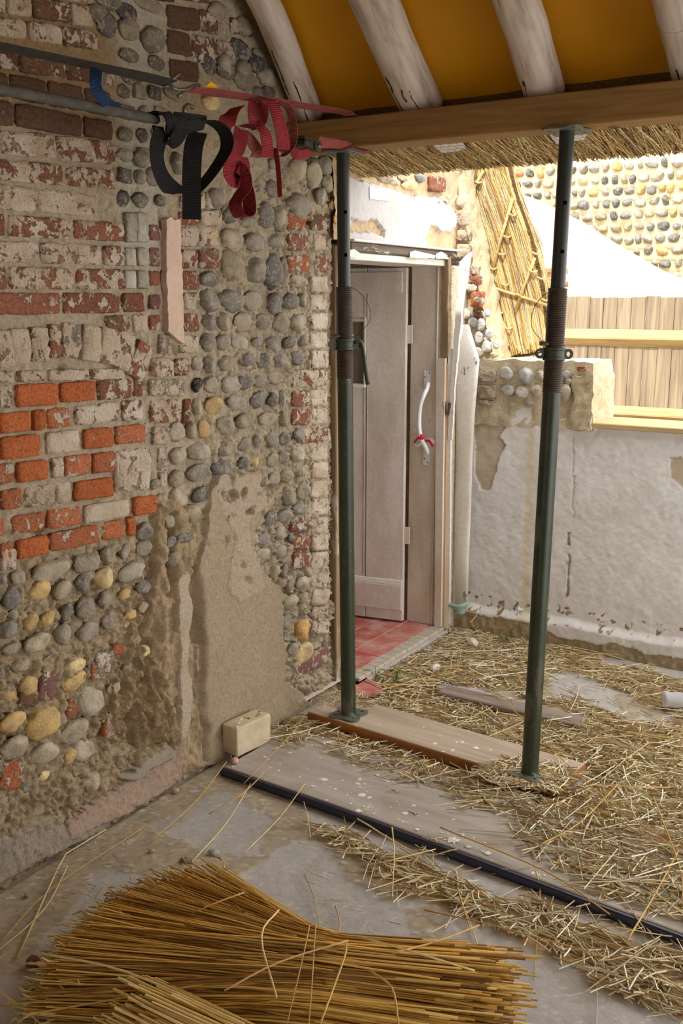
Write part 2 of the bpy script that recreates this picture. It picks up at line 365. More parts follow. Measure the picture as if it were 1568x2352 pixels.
# ---- floor
def build_floor():
    u = np.unique(np.concatenate([np.arange(-2.75, 0.75, 0.010), np.linspace(0.75, 3.2, 24)]))
    v = np.unique(np.concatenate([np.linspace(-2.2, 1.1, 24), np.arange(1.1, 4.95, 0.010)]))
    U, V = np.meshgrid(u, v, indexing='ij'); P = np.stack([U.ravel(), V.ravel(), np.zeros(U.size)], 1)
    x, y = pxwarp(P, 10, 33, 9); sm = straw_mask(P); n1 = fbm(P, 3.2, 5, 3); n2 = fbm(P, 22, 4, 4); n3 = fbm(P, 90, 3, 8)
    conc = C_(184, 180, 175); c = conc * (1 + 0.14 * n1 + 0.10 * n2)[:, None]
    dirt = np.zeros(len(P))
    for poly in ([(-200,2100),(0,2010),(250,1890),(420,1790),(560,1790),(340,1900),(480,1960),(600,1960),(640,1880),(720,1890),(640,1960),(560,2000),(470,2090),(330,2010),(230,2000),(140,2120),(100,2140),(60,2230),(-200,2300)],
                 [(400,1780),(520,1760),(700,1860),(760,1930),(700,1930),(600,1860),(520,1820),(430,1830)],
                 [(930,2080),(1010,2060),(1040,2100),(1010,2150),(950,2145)], [(760,1960),(900,1990),(1000,2060),(900,2060),(800,2020)],
                 [(1400,1590),(1500,1600),(1520,1650),(1440,1650)], [(1120,1560),(1260,1560),(1260,1600),(1120,1600)]):
        dirt = np.maximum(dirt, inpoly(x, y, poly) * 1.0)
    dirt = np.maximum(dirt, 0.6 * sstep(0.38, 0.55, n1)); edge = sstep(-2.02, -2.2, P[:, 0] + 0.05 * n2)   # grit gathered along the wall
    dirt = np.clip(np.maximum(dirt, edge * 0.5), 0, 1) * sstep(-0.55, 0.05, n2 + 0.4 * n3 + 0.35)
    c = c * (1 - dirt[:, None]) + (C_(172, 160, 138) * (1 + 0.35 * n3 + 0.2 * n2)[:, None]) * dirt[:, None]
    sp = (n3 > 0.50) & (n1 < 0.2); c[sp] = C_(206, 200, 192)
    sm = sm.astype(float); k = sm * 0.92
    c = c * (1 - k[:, None]) + (C_(168, 142, 98) * (1 + 0.5 * n3 + 0.2 * n2)[:, None]) * k[:, None]
    z = -0.004 + 0.0025 * n1 + dirt * (0.002 + 0.003 * np.maximum(n3, 0) + 0.002 * n2) + sm * (0.006 + 0.006 * n2)
    on_boards = (P[:, 1] > 2.5) & (P[:, 1] < 3.36) & (P[:, 0] > -2.2); z = np.where(on_boards, np.minimum(z, -0.001), z)
    hall = (P[:, 0] < -2.2) & (P[:, 1] > 3.5); z = np.where(hall, -0.03, z)
    z = np.where(P[:, 0] < -2.26, np.minimum(z, -0.01), z)
    P[:, 2] = z; nu, nv = len(u), len(v); i = np.arange(nu * nv).reshape(nu, nv)
    F = np.stack([i[:-1, :-1], i[1:, :-1], i[1:, 1:], i[:-1, 1:]], -1).reshape(-1, 4)
    o = link('floor', mesh_np('floor', P, F, np.clip(c, 0.01, 1), True), MAT_FLOOR)
    return tag(o, 'worn grey concrete floor with sandy grit', 'floor', kind='structure')
floor = build_floor()
# outdoor ground beyond the far wall
gm = NT('garden_gravel', 0.95, 0.1); gm.color(gm.ramp(gm.noise(30, 6), (0.3, C3(150, 134, 104)), (0.7, C3(186, 172, 144)))); gm.bump(gm.noise(80, 4), 0.01)
og = link('ground', mesh_np('ground', [(-14, 4.9, -0.02), (14, 4.9, -0.02), (14, 24, -0.02), (-14, 24, -0.02)], [(0, 1, 2, 3)]), gm.done()); tag(og, 'pale garden ground behind the far wall', 'ground', kind='structure')

# ---- old wall on the left
PLASTER = [(452,1760),(445,1420),(440,1330),(470,1200),(470,1130),(500,1088),(590,1080),(640,1130),(610,1170),(585,1200),(575,1270),(600,1310),(640,1360),(648,1560),(700,1610),(775,1570),(775,1650),(600,1720)]
ROUGHCOAT = [(340,1160),(385,1140),(460,1180),(470,1260),(445,1420),(455,1760),(400,1790),(380,1600),(330,1420),(355,1300)]
CRAG = [(280,1480),(330,1330),(360,1160),(400,1180),(440,1300),(400,1420),(395,1700),(300,1720),(240,1640)]
STRIP = [(398,1330),(420,1310),(436,1330),(438,1400),(420,1480),(430,1600),(420,1690),(405,1700),(400,1500)]
PINKB = [(150,1885),(260,1810),(385,1735),(400,1690),(408,1690),(408,1790),(250,1880),(150,1920)]
GREYB = [(-300,2130),(-300,1990),(0,1925),(120,1870),(140,1890),(250,1875),(240,1900),(60,1985),(-100,2080)]
GREYSM = [(270,1790),(330,1740),(385,1712),(392,1735),(300,1790)]
SANDLOW = [(-300,2100),(-300,1600),(60,1500),(240,1480),(300,1520),(380,1740),(250,1810),(130,1890),(0,1930)]
def wl_height(P):
    """relief (m, outward) and colour of the rubble face for points on the plane of the wall"""
    x, y = pxwarp(P, 5, 41, 22); x2, y2 = pxwarp(P, 9, 61, 9)
    a = fbm(P, 14, 5, 11); b = fbm(P, 60, 4, 12); d = fbm(P, 130, 3, 13); e = fbm(P, 2.5, 3, 14)
    rg = 1 - np.abs(fbm(P, 24, 3, 15)); crk = sstep(.86, 1.0, rg)
    h = -0.005 + 0.0055 * b + 0.0035 * d + 0.005 * a - 0.006 * crk * sstep(-.1, .3, e)
    low = sstep(1050, 1350, y)                                   # the lower half is rubble work, rougher
    h += low * (0.014 * a + 0.008 * b - .012 * crk); flintz = sstep(430, 480, x) * sstep(330, 420, y); h += flintz * (0.008 * b + 0.007 * a + .005 - .008 * crk)
    top = sstep(700, 420, y)
    c = C_(196, 178, 148) * (1 + 0.16 * b + 0.10 * a + 0.10 * e)[:, None]
    tl = np.clip(sstep(430, 150, y) * sstep(300, 220, x), 0, 1)[:, None]; c = c * (1 - tl) + C_(176, 146, 100) * (1 + 0.15 * a + .1 * b)[:, None] * tl  # brownish limewash at top left, with its dim light painted in
    wm = np.clip(sstep(260, 300, x) * sstep(400, 350, x) * sstep(640, 560, y), 0, 1)[:, None] * 0.8; c = c * (1 - wm) + C_(206, 198, 178) * wm
    lw = low[:, None] * sstep(460, 300, x)[:, None]; c = c * (1 - lw) + C_(184, 162, 126) * (1 + 0.22 * b + 0.15 * a)[:, None] * lw
    def put(poly, color, hh, amt=1.0, var=0.1, xx=None, yy=None, rel=None):
        nonlocal c, h
        m = inpoly(x if xx is None else xx, y if yy is None else yy, poly).astype(float) * amt
        c = c * (1 - m[:, None]) + C_(*color) * (1 + var * b + var * a)[:, None] * m[:, None]
        h = h * (1 - m) + m * ((hh) + (rel if rel is not None else 0))
    put(SANDLOW, (182, 160, 124), 0.006, 0.9, 0.22, x2, y2, 0.014 * a + 0.018 * b + .009 * d - .016 * crk + .010 * fbm(P, 34, 3, 17))
    put(CRAG, (178, 152, 112), 0.004, 1.0, 0.25, x2, y2, 0.085 * fbm(P * np.array([1, 2.0, 0.38]), 20, 5, 21, .6) + 0.022 * b + .008 * d)
    put(ROUGHCOAT, (190, 164, 126), 0.010, 1.0, 0.15, x2, y2, 0.045 * fbm(P * np.array([1, 1.5, 0.6]), 16, 4, 25) + 0.012 * b)
    pit = np.maximum(0, fbm(P, 26, 3, 31) - 0.16) * sstep(1330, 1150, y)
    put(PLASTER, (190, 168, 136), 0.020, 1.0, 0.08, None, None, 0.0015 * b + 0.002 * d - 0.10 * pit + 0.005 * fbm(P, 5, 3, 29))
    sm = [(490,1090),(590,1085),(620,1150),(560,1190),(570,1270),(590,1310),(600,1350),(540,1385),(510,1340),(530,1230),(480,1130)]
    put(sm, (198, 178, 150), 0.0235, 1.0, 0.03, None, None, 0.0008 * b - 0.12 * pit)
    put(STRIP, (206, 186, 158), 0.026, 1.0, 0.08, None, None, 0.004 * a)
    put(GREYB, (172, 160, 144), 0.016, .75, 0.12, x2, y2, 0.006 * a + 0.003 * b); put(PINKB, (188, 158, 138), 0.020, .8, 0.14, x2, y2, 0.004 * a + .002 * b); put(GREYSM, (176, 164, 142), 0.022, 1.0, 0.08)
    for gx0, gy0, gx1, gy1, w, dep in ((448,1310,462,1740,7,0.035),(360,1170,330,1480,9,0.05),(392,1180,388,1360,8,0.045),(438,1330,446,1480,8,0.05),(345,1480,300,1660,8,0.04),(372,480,384,780,5,0.014),(372,780,400,800,6,.02)):
        t = np.clip((y2 - gy0) / (gy1 - gy0), 0, 1); gx = gx0 + (gx1 - gx0) * t; m = np.exp(-((x2 - gx) / w) ** 2) * ((y2 > gy0 - 8) & (y2 < gy1 + 8)); h = h - dep * m
    for hx, hy, hr, dep in ((62,1590,14,.05),(97,1213,16,.05),(330,880,8,.03),(710,515,9,.04),(560,1330,7,.02),(548,1300,5,.02),(146,850,10,.02),(62,1855,10,.03)):
        h = h - dep * np.exp(-(((x - hx) ** 2 + (y - hy) ** 2) / hr ** 2))
    gw = sstep(0.10, 0.0, P[:, 2])                                  # damp foot of the wall leans out to the floor
    h = h + gw * 0.012; c = c * .84; c = c * .88 + c.mean(1, keepdims=True) * .12
    return h, np.clip(c, 0.01, 1)
def build_wall_left():
    u = np.unique(np.concatenate([np.linspace(-1.0, 1.5, 40), np.arange(1.5, 3.561, 0.0046)])); v = np.unique(np.concatenate([np.arange(-0.03, 2.9, 0.0046), np.linspace(2.9, 4.3, 60)]))
    U, V = np.meshgrid(u, v, indexing='ij'); P = np.stack([np.full(U.size, XA), U.ravel(), V.ravel()], 1)
    h, c = wl_height(P); Q = P.copy(); Q[:, 0] += h; nu, nv = len(u), len(v); i = np.arange(nu * nv).reshape(nu, nv)
    F = np.stack([i[:-1, :-1], i[1:, :-1], i[1:, 1:], i[:-1, 1:]], -1).reshape(-1, 4)
    return tag(link('wall_left', mesh_np('wall_left', Q, F, c, True), MAT_WALL), 'old wall of limewashed brick and flint cobbles', 'wall', kind='structure')
wall_left = build_wall_left()
MAT_CORE = m_plain('wall_core', (150, 130, 104), 0.95, 0.2)
box_obj('wall_core', (XA - 0.30, -1.0, -0.03), (XA - 0.075, 3.56, 4.3), MAT_CORE, wall_left)

# ---- shared brick and flint shapes
def brick_variant(k):
    bm = bmesh.new(); bmesh.ops.create_cube(bm, size=1.0); bmesh.ops.subdivide_edges(bm, edges=bm.edges[:], cuts=5, use_grid_fill=True)
    V = np.array([v.co[:] for v in bm.verts]); q = V * 2; m = np.max(np.abs(q), axis=1, keepdims=True)
    n8 = (np.sum(np.abs(q) ** 16, axis=1, keepdims=True)) ** (1 / 16.0); V = V * (m / n8)
    n = fbm(V * np.array([1, 2.2, 1]) + k * 13.1, 2.2, 4, 100 + k); n2 = fbm(V * np.array([1, 3, 1]) + k * 5, 6, 3, 140 + k)
    V[:, 0] += np.where(V[:, 0] > 0, 0.16 * n + 0.10 * n2 - 0.05 * (np.abs(V[:, 1] * 2) ** 6 + np.abs(V[:, 2] * 2) ** 6) * 0.5, 0)
    V[:, 1] *= 1 + 0.04 * n; V[:, 2] *= 1 + 0.10 * n2
    for v, p in zip(bm.verts, V): v.co = p
    me = bpy.data.meshes.new('brick'); bm.to_mesh(me); bm.free()
    for p in me.polygons: p.use_smooth = True
    me.materials.append(MAT_BRICK); return me
BRICKS = [brick_variant(k) for k in range(8)]
SQUARED = [brick_variant(k + 20) for k in range(6)]
for _m in SQUARED: _m.materials.clear(); _m.materials.append(MAT_FLINT)
def flint_variant(k, sub=3, rough=1.0):
    bm = bmesh.new(); bmesh.ops.create_icosphere(bm, subdivisions=sub, radius=0.5)
    V = np.array([v.co[:] for v in bm.verts]); n = fbm(V + k * 7.7, 1.6, 3, 200 + k); n2 = fbm(V + k * 3.3, 5, 3, 230 + k)
    V = V * (1 + 0.42 * n + 0.12 * n2 * rough)[:, None]
    if k % 3 != 0:   # a knapped facet
        d = np.array([0.8, 0.5 * math.sin(k), 0.4 * math.cos(k)]); d /= np.linalg.norm(d); s = V @ d; V -= np.outer(np.maximum(0, s - 0.30) * 0.9, d)
    for v, p in zip(bm.verts, V): v.co = p
    me = bpy.data.meshes.new('flint'); bm.to_mesh(me); bm.free()
    for p in me.polygons: p.use_smooth = True
    me.materials.append(MAT_FLINT); return me
FLINTS = [flint_variant(k) for k in range(12)]
def put_brick(parent, p00, p10, p01, proud=0.006, depth=0.05, color=(170, 84, 54), paint=0.5, name='brick', nrm=(1, 0, 0)):
    """p00 top-left, p10 top-right, p01 bottom-left in wall space"""
    p00, p10, p01 = map(np.array, (p00, p10, p01)); uy = p10 - p00; uz = p00 - p01; L = np.linalg.norm(uy); Hh = np.linalg.norm(uz); uy /= L; uz /= Hh; n = np.array(nrm, float)
    c = p00 + uy * L / 2 - uz * Hh / 2 + n * (proud - depth / 2); uz = np.cross(n, uy); uz = uz if uz[2] > 0 else -uz
    if abs(uz[2]) < 0.2: uz = np.cross(n, uy)
    o = link(name, random.choice(BRICKS), None, parent); j = random.uniform(0.82, 1.15)
    M = Matrix(((n[0] * depth, uy[0] * L, uz[0] * Hh, c[0]), (n[1] * depth, uy[1] * L, uz[1] * Hh, c[1]), (n[2] * depth, uy[2] * L, uz[2] * Hh, c[2]), (0, 0, 0, 1)))
    o.matrix_world = M; cc = C_(*color) * j; o.color = (*cc, paint); return o
BCOL = {'O': ((184, 104, 62), 0.12), 'o': ((176, 106, 72), 0.34), 'r': ((142, 92, 72), 0.42), 'p': ((140, 92, 72), 0.56), 'P': ((146, 110, 92), 0.72), 'w': ((172, 150, 140), 0.92), 'd': ((100, 76, 60), 0.16), 'D': ((120, 88, 68), 0.45), 'g': ((150, 138, 124), 0.6), 'v': ((132, 94, 88), 0.3)}
def bq(x0, yt0, x1, yt1, yb0, c, X=XA, **k):
    C, a = BCOL[c]; a = min(1, max(0, a + random.uniform(-.07, .07)))
    return put_brick(wall_left, onx(x0, yt0, X), onx(x1, yt1, X), onx(x0, yb0, X), color=C, paint=a, **k)
def brow(T, B, spec):
    """T/B: ((x,y),(x,y)) top and bottom line; spec 'x0 x1 code;...'"""
    ft = lambda x: T[0][1] + (T[1][1] - T[0][1]) * (x - T[0][0]) / (T[1][0] - T[0][0]); fb = lambda x: B[0][1] + (B[1][1] - B[0][1]) * (x - B[0][0]) / (B[1][0] - B[0][0])
    for s in spec.split(';'):
        a, b, c = s.split(); a, b = float(a), float(b); bq(a + 1, ft(a) + random.uniform(-1, 1), b - 1, ft(b), fb(a) + random.uniform(-1, 1), c, proud=random.uniform(0.003, 0.010) + (0.004 if c in 'O' else 0))
brow(((0,-72),(215,-36)), ((0,-26),(215,8)), '-160 -50 P;-46 60 P;64 150 D;154 214 P')
brow(((0,-18),(215,15)), ((0,30),(215,63)), '-200 -90 P;-86 10 P;14 70 P;74 160 D;164 212 P')
brow(((0,40),(225,74)), ((0,82),(225,116)), '-150 -40 P;-36 60 P;64 140 P;144 222 D')
brow(((0,120),(265,160)), ((0,158),(265,200)), '-180 -70 d;-66 40 D;44 150 D;154 215 D;219 262 g')
brow(((0,166),(260,212)), ((0,222),(260,270)), '-210 -90 d;-86 20 d;24 108 d;112 192 d;196 256 d')
brow(((0,231),(262,280)), ((0,286),(262,322)), '-150 -62 d;-58 30 d;35 187 d;193 259 d')
brow(((0,297),(262,325)), ((0,355),(265,381)), '-220 -90 p;-86 -4 p;-1 127 P;131 264 p')
brow(((0,365),(265,391)), ((0,415),(265,434)), '-170 -30 p;-26 144 p;150 266 p')
brow(((0,425),(226,448)), ((0,481),(226,498)), '-220 -80 P;-76 83 P;88 224 P')
brow(((0,490),(285,513)), ((0,541),(285,555)), '-180 -40 p;-36 12 r;17 163 p;168 284 r')
brow(((0,552),(288,567)), ((0,602),(289,610)), '-220 -70 P;-64 90 P;94 234 P;239 289 p')
brow(((0,612),(294,619)), ((0,664),(297,665)), '-180 -30 p;-25 15 r;20 169 p;173 296 p')
brow(((0,673),(330,673)), ((0,723),(330,716)), '-200 -60 p;-56 140 r;145 277 r;283 330 r')
brow(((0,733),(330,722)), ((0,752),(330,766)), '-120 -20 g;245 300 D;305 340 P')
for cx, cy, w, h, t, c in ((-40,808,36,84,-12,'p'),(6,801,38,86,-8,'P'),(43,796,44,84,-4,'w'),(88,790,42,80,-2,'P'),(124,783,27,78,0,'p'),(161,780,42,80,2,'g'),(205,788,42,82,4,'w'),(246,794,40,82,7,'P'),(283,806,38,84,12,'P'),(318,828,38,84,20,'p')):
    a = R_(t); ca, sa = math.cos(a), math.sin(a); q = lambda u, v: onx(cx + u * ca - v * sa, cy + u * sa + v * ca, XA); C, al = BCOL[c]
    # an upright voussoir: its long side runs up the wall
    o = put_brick(wall_left, q(-w / 2, h / 2), q(-w / 2, -h / 2), q(w / 2, h / 2), color=C, paint=al, proud=random.uniform(.010, .017))
brow(((0,852),(300,846)), ((0,880),(300,868)), '-60 30 g;36 104 P;110 204 P;209 286 P')
brow(((34,884),(306,869)), ((34,936),(306,912)), '-100 -8 r;-4 30 P;35 133 O;137 217 O;224 302 p;307 328 r')
brow(((0,950),(325,917)), ((0,997),(325,963)), '-110 -6 O;-2 70 O;74 103 O;107 161 o;172 272 P;279 326 p')
brow(((0,1004),(333,973)), ((0,1057),(333,1013)), '-90 -6 o;-2 89 O;105 180 w;190 257 O;263 333 o')
brow(((0,1066),(260,1036)), ((0,1114),(260,1082)), '-110 -40 O;-34 32 o;37 108 O;116 144 P;147 207 o;210 262 o')
brow(((0,1126),(257,1095)), ((0,1173),(257,1140)), '-90 -6 o;0 46 o;55 124 g;128 164 w;168 256 O')
brow(((20,1187),(297,1145)), ((20,1230),(297,1187)), '-80 12 o;25 102 o;110 187 o;193 296 w;305 360 O')
brow(((0,1249),(306,1187)), ((0,1295),(306,1228)), '-70 -6 O;0 31 o;38 108 O;115 226 o;235 286 o;289 309 O')
brow(((0,1262),(60,1256)), ((0,1312),(60,1306)), '-60 -4 p;0 37 P')
bq(270,1035,345,1030,1130,'g', proud=.006); bq(262,1038,272,1037,1130,'w')
# small headers, the brick column right of the plaster fillet and the quoin beside the doorway
for y0, y1 in ((515,552),(568,612),(622,656),(676,710),(722,758)): bq(344, y0, 367, y0 + 1, y1, random.choice('rrPv'), proud=.002)
bq(365,768,392,770,812,'g')
for y0, y1, L in ((440,480,'412 470 P;474 510 P'),(484,518,'410 455 r;458 508 P'),(521,566,'413 456 P;460 503 P'),(573,618,'416 454 p;457 502 r'),(622,667,'417 457 r'),(672,712,'421 456 g'),(719,763,'421 457 p'),(770,812,'412 457 P'),(823,864,'346 398 P;402 434 p'),(871,910,'340 382 g;386 425 g'),(917,972,'344 416 p;420 436 r'),(980,1022,'350 388 g'),(1027,1080,'362 387 g'),(1085,1118,'363 382 P')):
    brow(((0,y0),(1000,y0)), ((0,y1),(1000,y1)), L)
for x0, y0, x1, y1, c in ((385,10,458,62,'d'),(385,66,438,120,'d'),(441,78,497,140,'D'),(391,133,455,180,'d'),(460,20,500,70,'D'),(500,90,540,130,'g'),(530,40,580,75,'D'),(330,-45,400,-5,'d'),(405,-50,480,-2,'D')): bq(x0, y0, x1, y0 + 12, y1, c, proud=.005)
for y0, y1, L in ((492,530,'657 701 o;710 757 D'),(538,575,'658 704 r;718 756 P'),(587,625,'662 712 o;724 755 p')): brow(((0,y0),(1000,y0)), ((0,y1),(1000,y1)), L)
cs = [635,677,719,763,806,850,895,938,981,1021,1063,1105,1147,1188,1228,1268,1311,1353,1393,1427,1460]
for i, y0 in enumerate(cs[:-1]):
    y1 = cs[i + 1] - 4; dx = 5 * i / 20; L = '%g %g %s' % (711 + dx, 750 + dx, random.choice('wwPPw'))
    if i in (5, 8): L = '%g %g p' % (667 + dx, 750 + dx)
    if i in (6, 7, 13, 14, 15): L += ';%g %g r' % (666 + dx, 708 + dx)
    brow(((0,y0 + 14),(1000,y0 - 5)), ((0,y1 + 12),(1000,y1 - 6)), L)
brow(((0,1775),(1000,1385)), ((0,1820),(1000,1430)), '682 755 v')
for x0, y0, x1, y1, c in ((87,1542,125,1610,'v'),(152,1605,174,1645,'o'),(0,1750,48,1815,'o'),(255,1480,280,1505,'o'),(205,1525,230,1560,'o'),(235,1655,258,1690,'o'),(-60,1560,-10,1600,'v'),(40,1590,85,1625,'D'),(213,1500,250,1560,'g'),(238,1640,262,1690,'g')): bq(x0, y0, x1, y0 - 3, y1, c, proud=.012)
# flint cobbles traced from the wall: (cx, cy, w, h[, colour]) in crop pixels
GREYS = [(152,144,130),(138,131,120),(166,156,138),(124,119,112),(160,148,126),(144,134,116),(112,108,104)]
def put_flint(parent, px, py, w, h, color=None, X=XA, sink=0.40, dep=1.0, tilt=None, plane=None, name='flint', pool=None):
    c = onx(px, py, X) if plane is None else plane(px, py); e = (onx(px + w / 2, py, X) - onx(px - w / 2, py, X)) if plane is None else plane(px + w / 2, py) - plane(px - w / 2, py)
    g_ = (onx(px, py + h / 2, X) - onx(px, py - h / 2, X)) if plane is None else plane(px, py + h / 2) - plane(px, py - h / 2)
    W = np.linalg.norm(e); H = np.linalg.norm(g_); D = min(W, H) * 0.85 * dep; o = link(name, random.choice(pool or FLINTS), None, parent)
    t = tilt if tilt is not None else random.uniform(-.15, .15); n = np.array((1, 0, 0)) if plane is None else np.array((0, -1, 0)); r = np.array((0, 1, 0)) if plane is None else np.array((1, 0, 0))
    u = np.array((0, 0, 1.0)); r2 = r * math.cos(t) + u * math.sin(t); u2 = u * math.cos(t) - r * math.sin(t); c = c + n * (D * 0.5 - D * sink * 1.25)
    sgn = random.choice((-1, 1)); o.matrix_world = Matrix(((n[0] * D, r2[0] * W * sgn, u2[0] * H, c[0]), (n[1] * D, r2[1] * W * sgn, u2[1] * H, c[1]), (n[2] * D, r2[2] * W * sgn, u2[2] * H, c[2]), (0, 0, 0, 1)))
    C = C_(*(color or random.choice(GREYS))) * random.uniform(.82, 1.15); o.color = (*C, 1); return o
taken = []
def flints(ox, oy, sc, L, **k):
    for f in L:
        px, py, w, h = ox + f[0] / sc, oy + f[1] / sc, f[2] / sc * .98, f[3] / sc * .98; put_flint(wall_left, px, py, w, h, f[4] if len(f) > 4 else None, **k); taken.append((px, py, max(w, h) / 2))
CRM, TAN, ORG, STN = (214,190,140), (190,160,104), (226,176,110), (170,160,140)
flints(340, 480, 3.409, [(640,40,120,130),(800,95,100,80),(915,60,90,180),(1020,90,100,200),(645,225,160,150),(820,255,150,160),(990,250,140,120),(655,440,160,250),(830,480,140,230),(965,490,110,260),(1055,490,60,240),(475,545,130,120),(1170,560,130,90),(480,720,130,170),(650,715,195,160),(820,715,135,150),(980,735,110,170),(1110,720,130,150),(1205,710,70,110),(475,880,110,140),(590,880,105,150),(735,880,125,155),(885,875,110,115),(1030,880,110,150),(1165,890,135,130),(465,1040,100,150),(580,1040,105,130),(715,1045,130,125),(850,1040,75,80),(975,1055,105,125),(1100,1040,85,95),(1205,1030,80,110),(375,1210,65,120),(480,1215,95,140),(605,1205,130,120),(770,1180,100,120),(895,1185,75,110),(1030,1175,115,125),(1155,1175,90,110),(380,1375,70,115,(40,38,40)),(490,1370,95,125),(630,1365,130,125),(760,1350,100,125),(870,1345,75,110),(985,1325,110,110),(385,1545,70,140),(515,1535,135,145,TAN),(680,1510,140,110),(850,1490,140,130),(970,1490,70,130),(1050,1480,55,120)])
flints(340, 900, 3.409, [(585,265,130,160),(740,230,140,125),(925,210,135,110),(1055,210,70,120),(215,315,105,140),(335,300,85,130),(435,290,85,150,TAN),(230,500,130,140),(400,465,185,140),(600,435,130,130),(745,405,105,110),(850,380,60,110),(955,375,85,130),(1065,360,70,105),(1175,335,115,105),(220,670,110,140),(385,625,170,135),(575,590,160,120),(740,555,85,110),(835,545,55,75,TAN),(965,530,70,105),(1055,510,70,100),(1175,485,110,120),(230,830,120,150),(405,800,140,120),(980,680,70,100),(1080,655,95,110),(1185,625,80,90),(340,950,110,130),(1100,815,110,150),(1210,780,80,120),(170,1010,60,110),(950,990,90,100),(1065,965,105,100),(1185,915,110,90),(290,1130,110,90),(170,1170,80,90),(905,1150,90,100),(1030,1105,85,105),(190,1310,90,130),(830,1150,50,90),(885,1270,120,100),(1025,1250,90,120),(870,1400,65,90),(985,1400,70,110),(1065,1400,40,100),(1110,1505,60,90),(1205,1490,85,100),(1110,1640,105,115),(1205,1610,75,100)])
flints(340, 1350, 3.015, [(945,240,85,100),(950,615,70,70),(1065,290,90,140,ORG),(1075,440,110,140,CRM),(1000,420,60,90,STN)])
flints(0, 900, 3.267, [(390,1340,250,150,STN),(655,1280,200,150),(810,1235,90,120),(930,1195,70,110),(1075,1040,100,140),(1075,1170,100,110),(990,1340,190,150),(775,1400,140,160,CRM),(615,1435,105,130),(140,1390,100,110),(290,1490,160,150,TAN),(460,1480,130,140),(1075,1465,110,90),(935,1510,80,90,TAN),(785,1560,80,120),(85,1550,100,150),(640,1590,100,90),(20,1400,60,80)])
flints(0, 1350, 3.267, [(225,250,110,130,TAN),(355,225,105,110,TAN),(500,180,80,130),(645,150,120,160),(780,100,75,120),(1065,145,75,75),(970,200,90,80,TAN),(60,310,125,150),(470,350,125,150),(655,320,140,150),(800,265,75,120),(275,410,200,140,STN),(85,455,120,90),(165,580,155,90),(10,650,50,100),(390,510,120,40),(565,580,150,110,CRM),(555,700,200,140,TAN),(660,850,190,210,STN),(320,1000,260,270,TAN),(560,1060,200,180,STN),(330,1230,190,160,STN),(610,1220,150,150,STN),(520,1260,90,110,TAN),(690,1450,120,140,STN),(1215,1140,40,70,CRM),(90,1000,190,150,TAN),(100,1200,200,180,STN),(200,730,140,160,TAN),(60,830,120,120,TAN)], sink=.42)
flints(300, 100, 2.613, [(570,130,90,130),(680,170,90,130),(820,200,110,120),(480,350,100,90,CRM),(60,690,90,130),(140,800,80,110),(280,720,70,130),(510,930,80,130),(850,870,70,110),(1000,750,110,130),(1090,740,80,130),(1010,970,130,140),(880,1040,80,150),(800,1030,80,160),(590,1030,80,120),(700,1070,80,70),(860,720,70,60),(930,640,60,80),(760,60,60,60),(680,60,80,80),(760,290,60,70)])
def square_flints():
    """knapped squarish flints laid in rows beside the brickwork"""
    y = 190.0
    while y < 470:
        x = 268.0; hh = 40 + random.uniform(-5, 5)
        while x < 378:
            w = random.uniform(26, 42); put_flint(wall_left, x + w / 2, y + (x - 268) * .06 + hh / 2, w * random.uniform(.75, .92), hh * random.uniform(.68, .88), random.choice([(104,98,90),(122,114,102),(144,136,122),(84,80,78)]), sink=.44, dep=.8, tilt=random.uniform(-.12, .12), pool=SQUARED if random.random() < .5 else FLINTS); taken.append((x + w / 2, y + hh / 2, w / 2)); x += w + 5
        y += hh + 8
    for y in (485, 512, 566, 618): 
        for x in (296, 322): put_flint(wall_left, x + random.uniform(-2, 2), y + 24, 24, 40, random.choice([(140,136,126),(168,162,150)]), sink=.42, dep=.7, tilt=0, pool=SQUARED); taken.append((x, y + 24, 16))
    for (x, y, w, h) in ((228,30,52,40),(288,28,50,44),(245,55,40,55),(295,65,44,50),(350,90,50,58),(298,128,50,34),(358,145,36,34),(300,178,44,26),(245,70,26,26),(340,8,60,40),(250,0,50,40),(480,150,30,40),(520,160,40,50),(560,180,44,50),(500,25,36,40),(550,110,40,44),(590,150,40,44),(615,215,36,40),(560,60,36,40)):
        put_flint(wall_left, x, y, w, h, random.choice([(92,88,84),(76,74,76),(118,110,100),(140,130,112)]), sink=.4, dep=.7); taken.append((x, y, max(w, h) / 2))
square_flints()
# smaller pebbles filling the rubble between the cobbles
_regs = [[(440,420),(650,400),(740,420),(650,480),(650,820),(700,1000),(700,1300),(650,1330),(600,1180),(460,1080),(345,1300),(345,1000),(440,900)], [(0,1320),(330,1250),(340,1480),(230,1700),(0,1850)]]
_n = 0
for _k in range(4000):
    x, y = random.uniform(0, 740), random.uniform(380, 1850)
    if not any(inpoly(np.array([x]), np.array([y]), r)[0] for r in _regs): continue
    s = random.uniform(5, 13)
    if any((x - a) ** 2 + (y - b) ** 2 < (c * 0.95 + s) ** 2 for a, b, c in taken): continue
    taken.append((x, y, s)); put_flint(wall_left, x, y, 2 * s, 2 * s * random.uniform(.7, 1.1), random.choice(GREYS + [TAN, CRM]), sink=.42); _n += 1
    if _n > 40: break
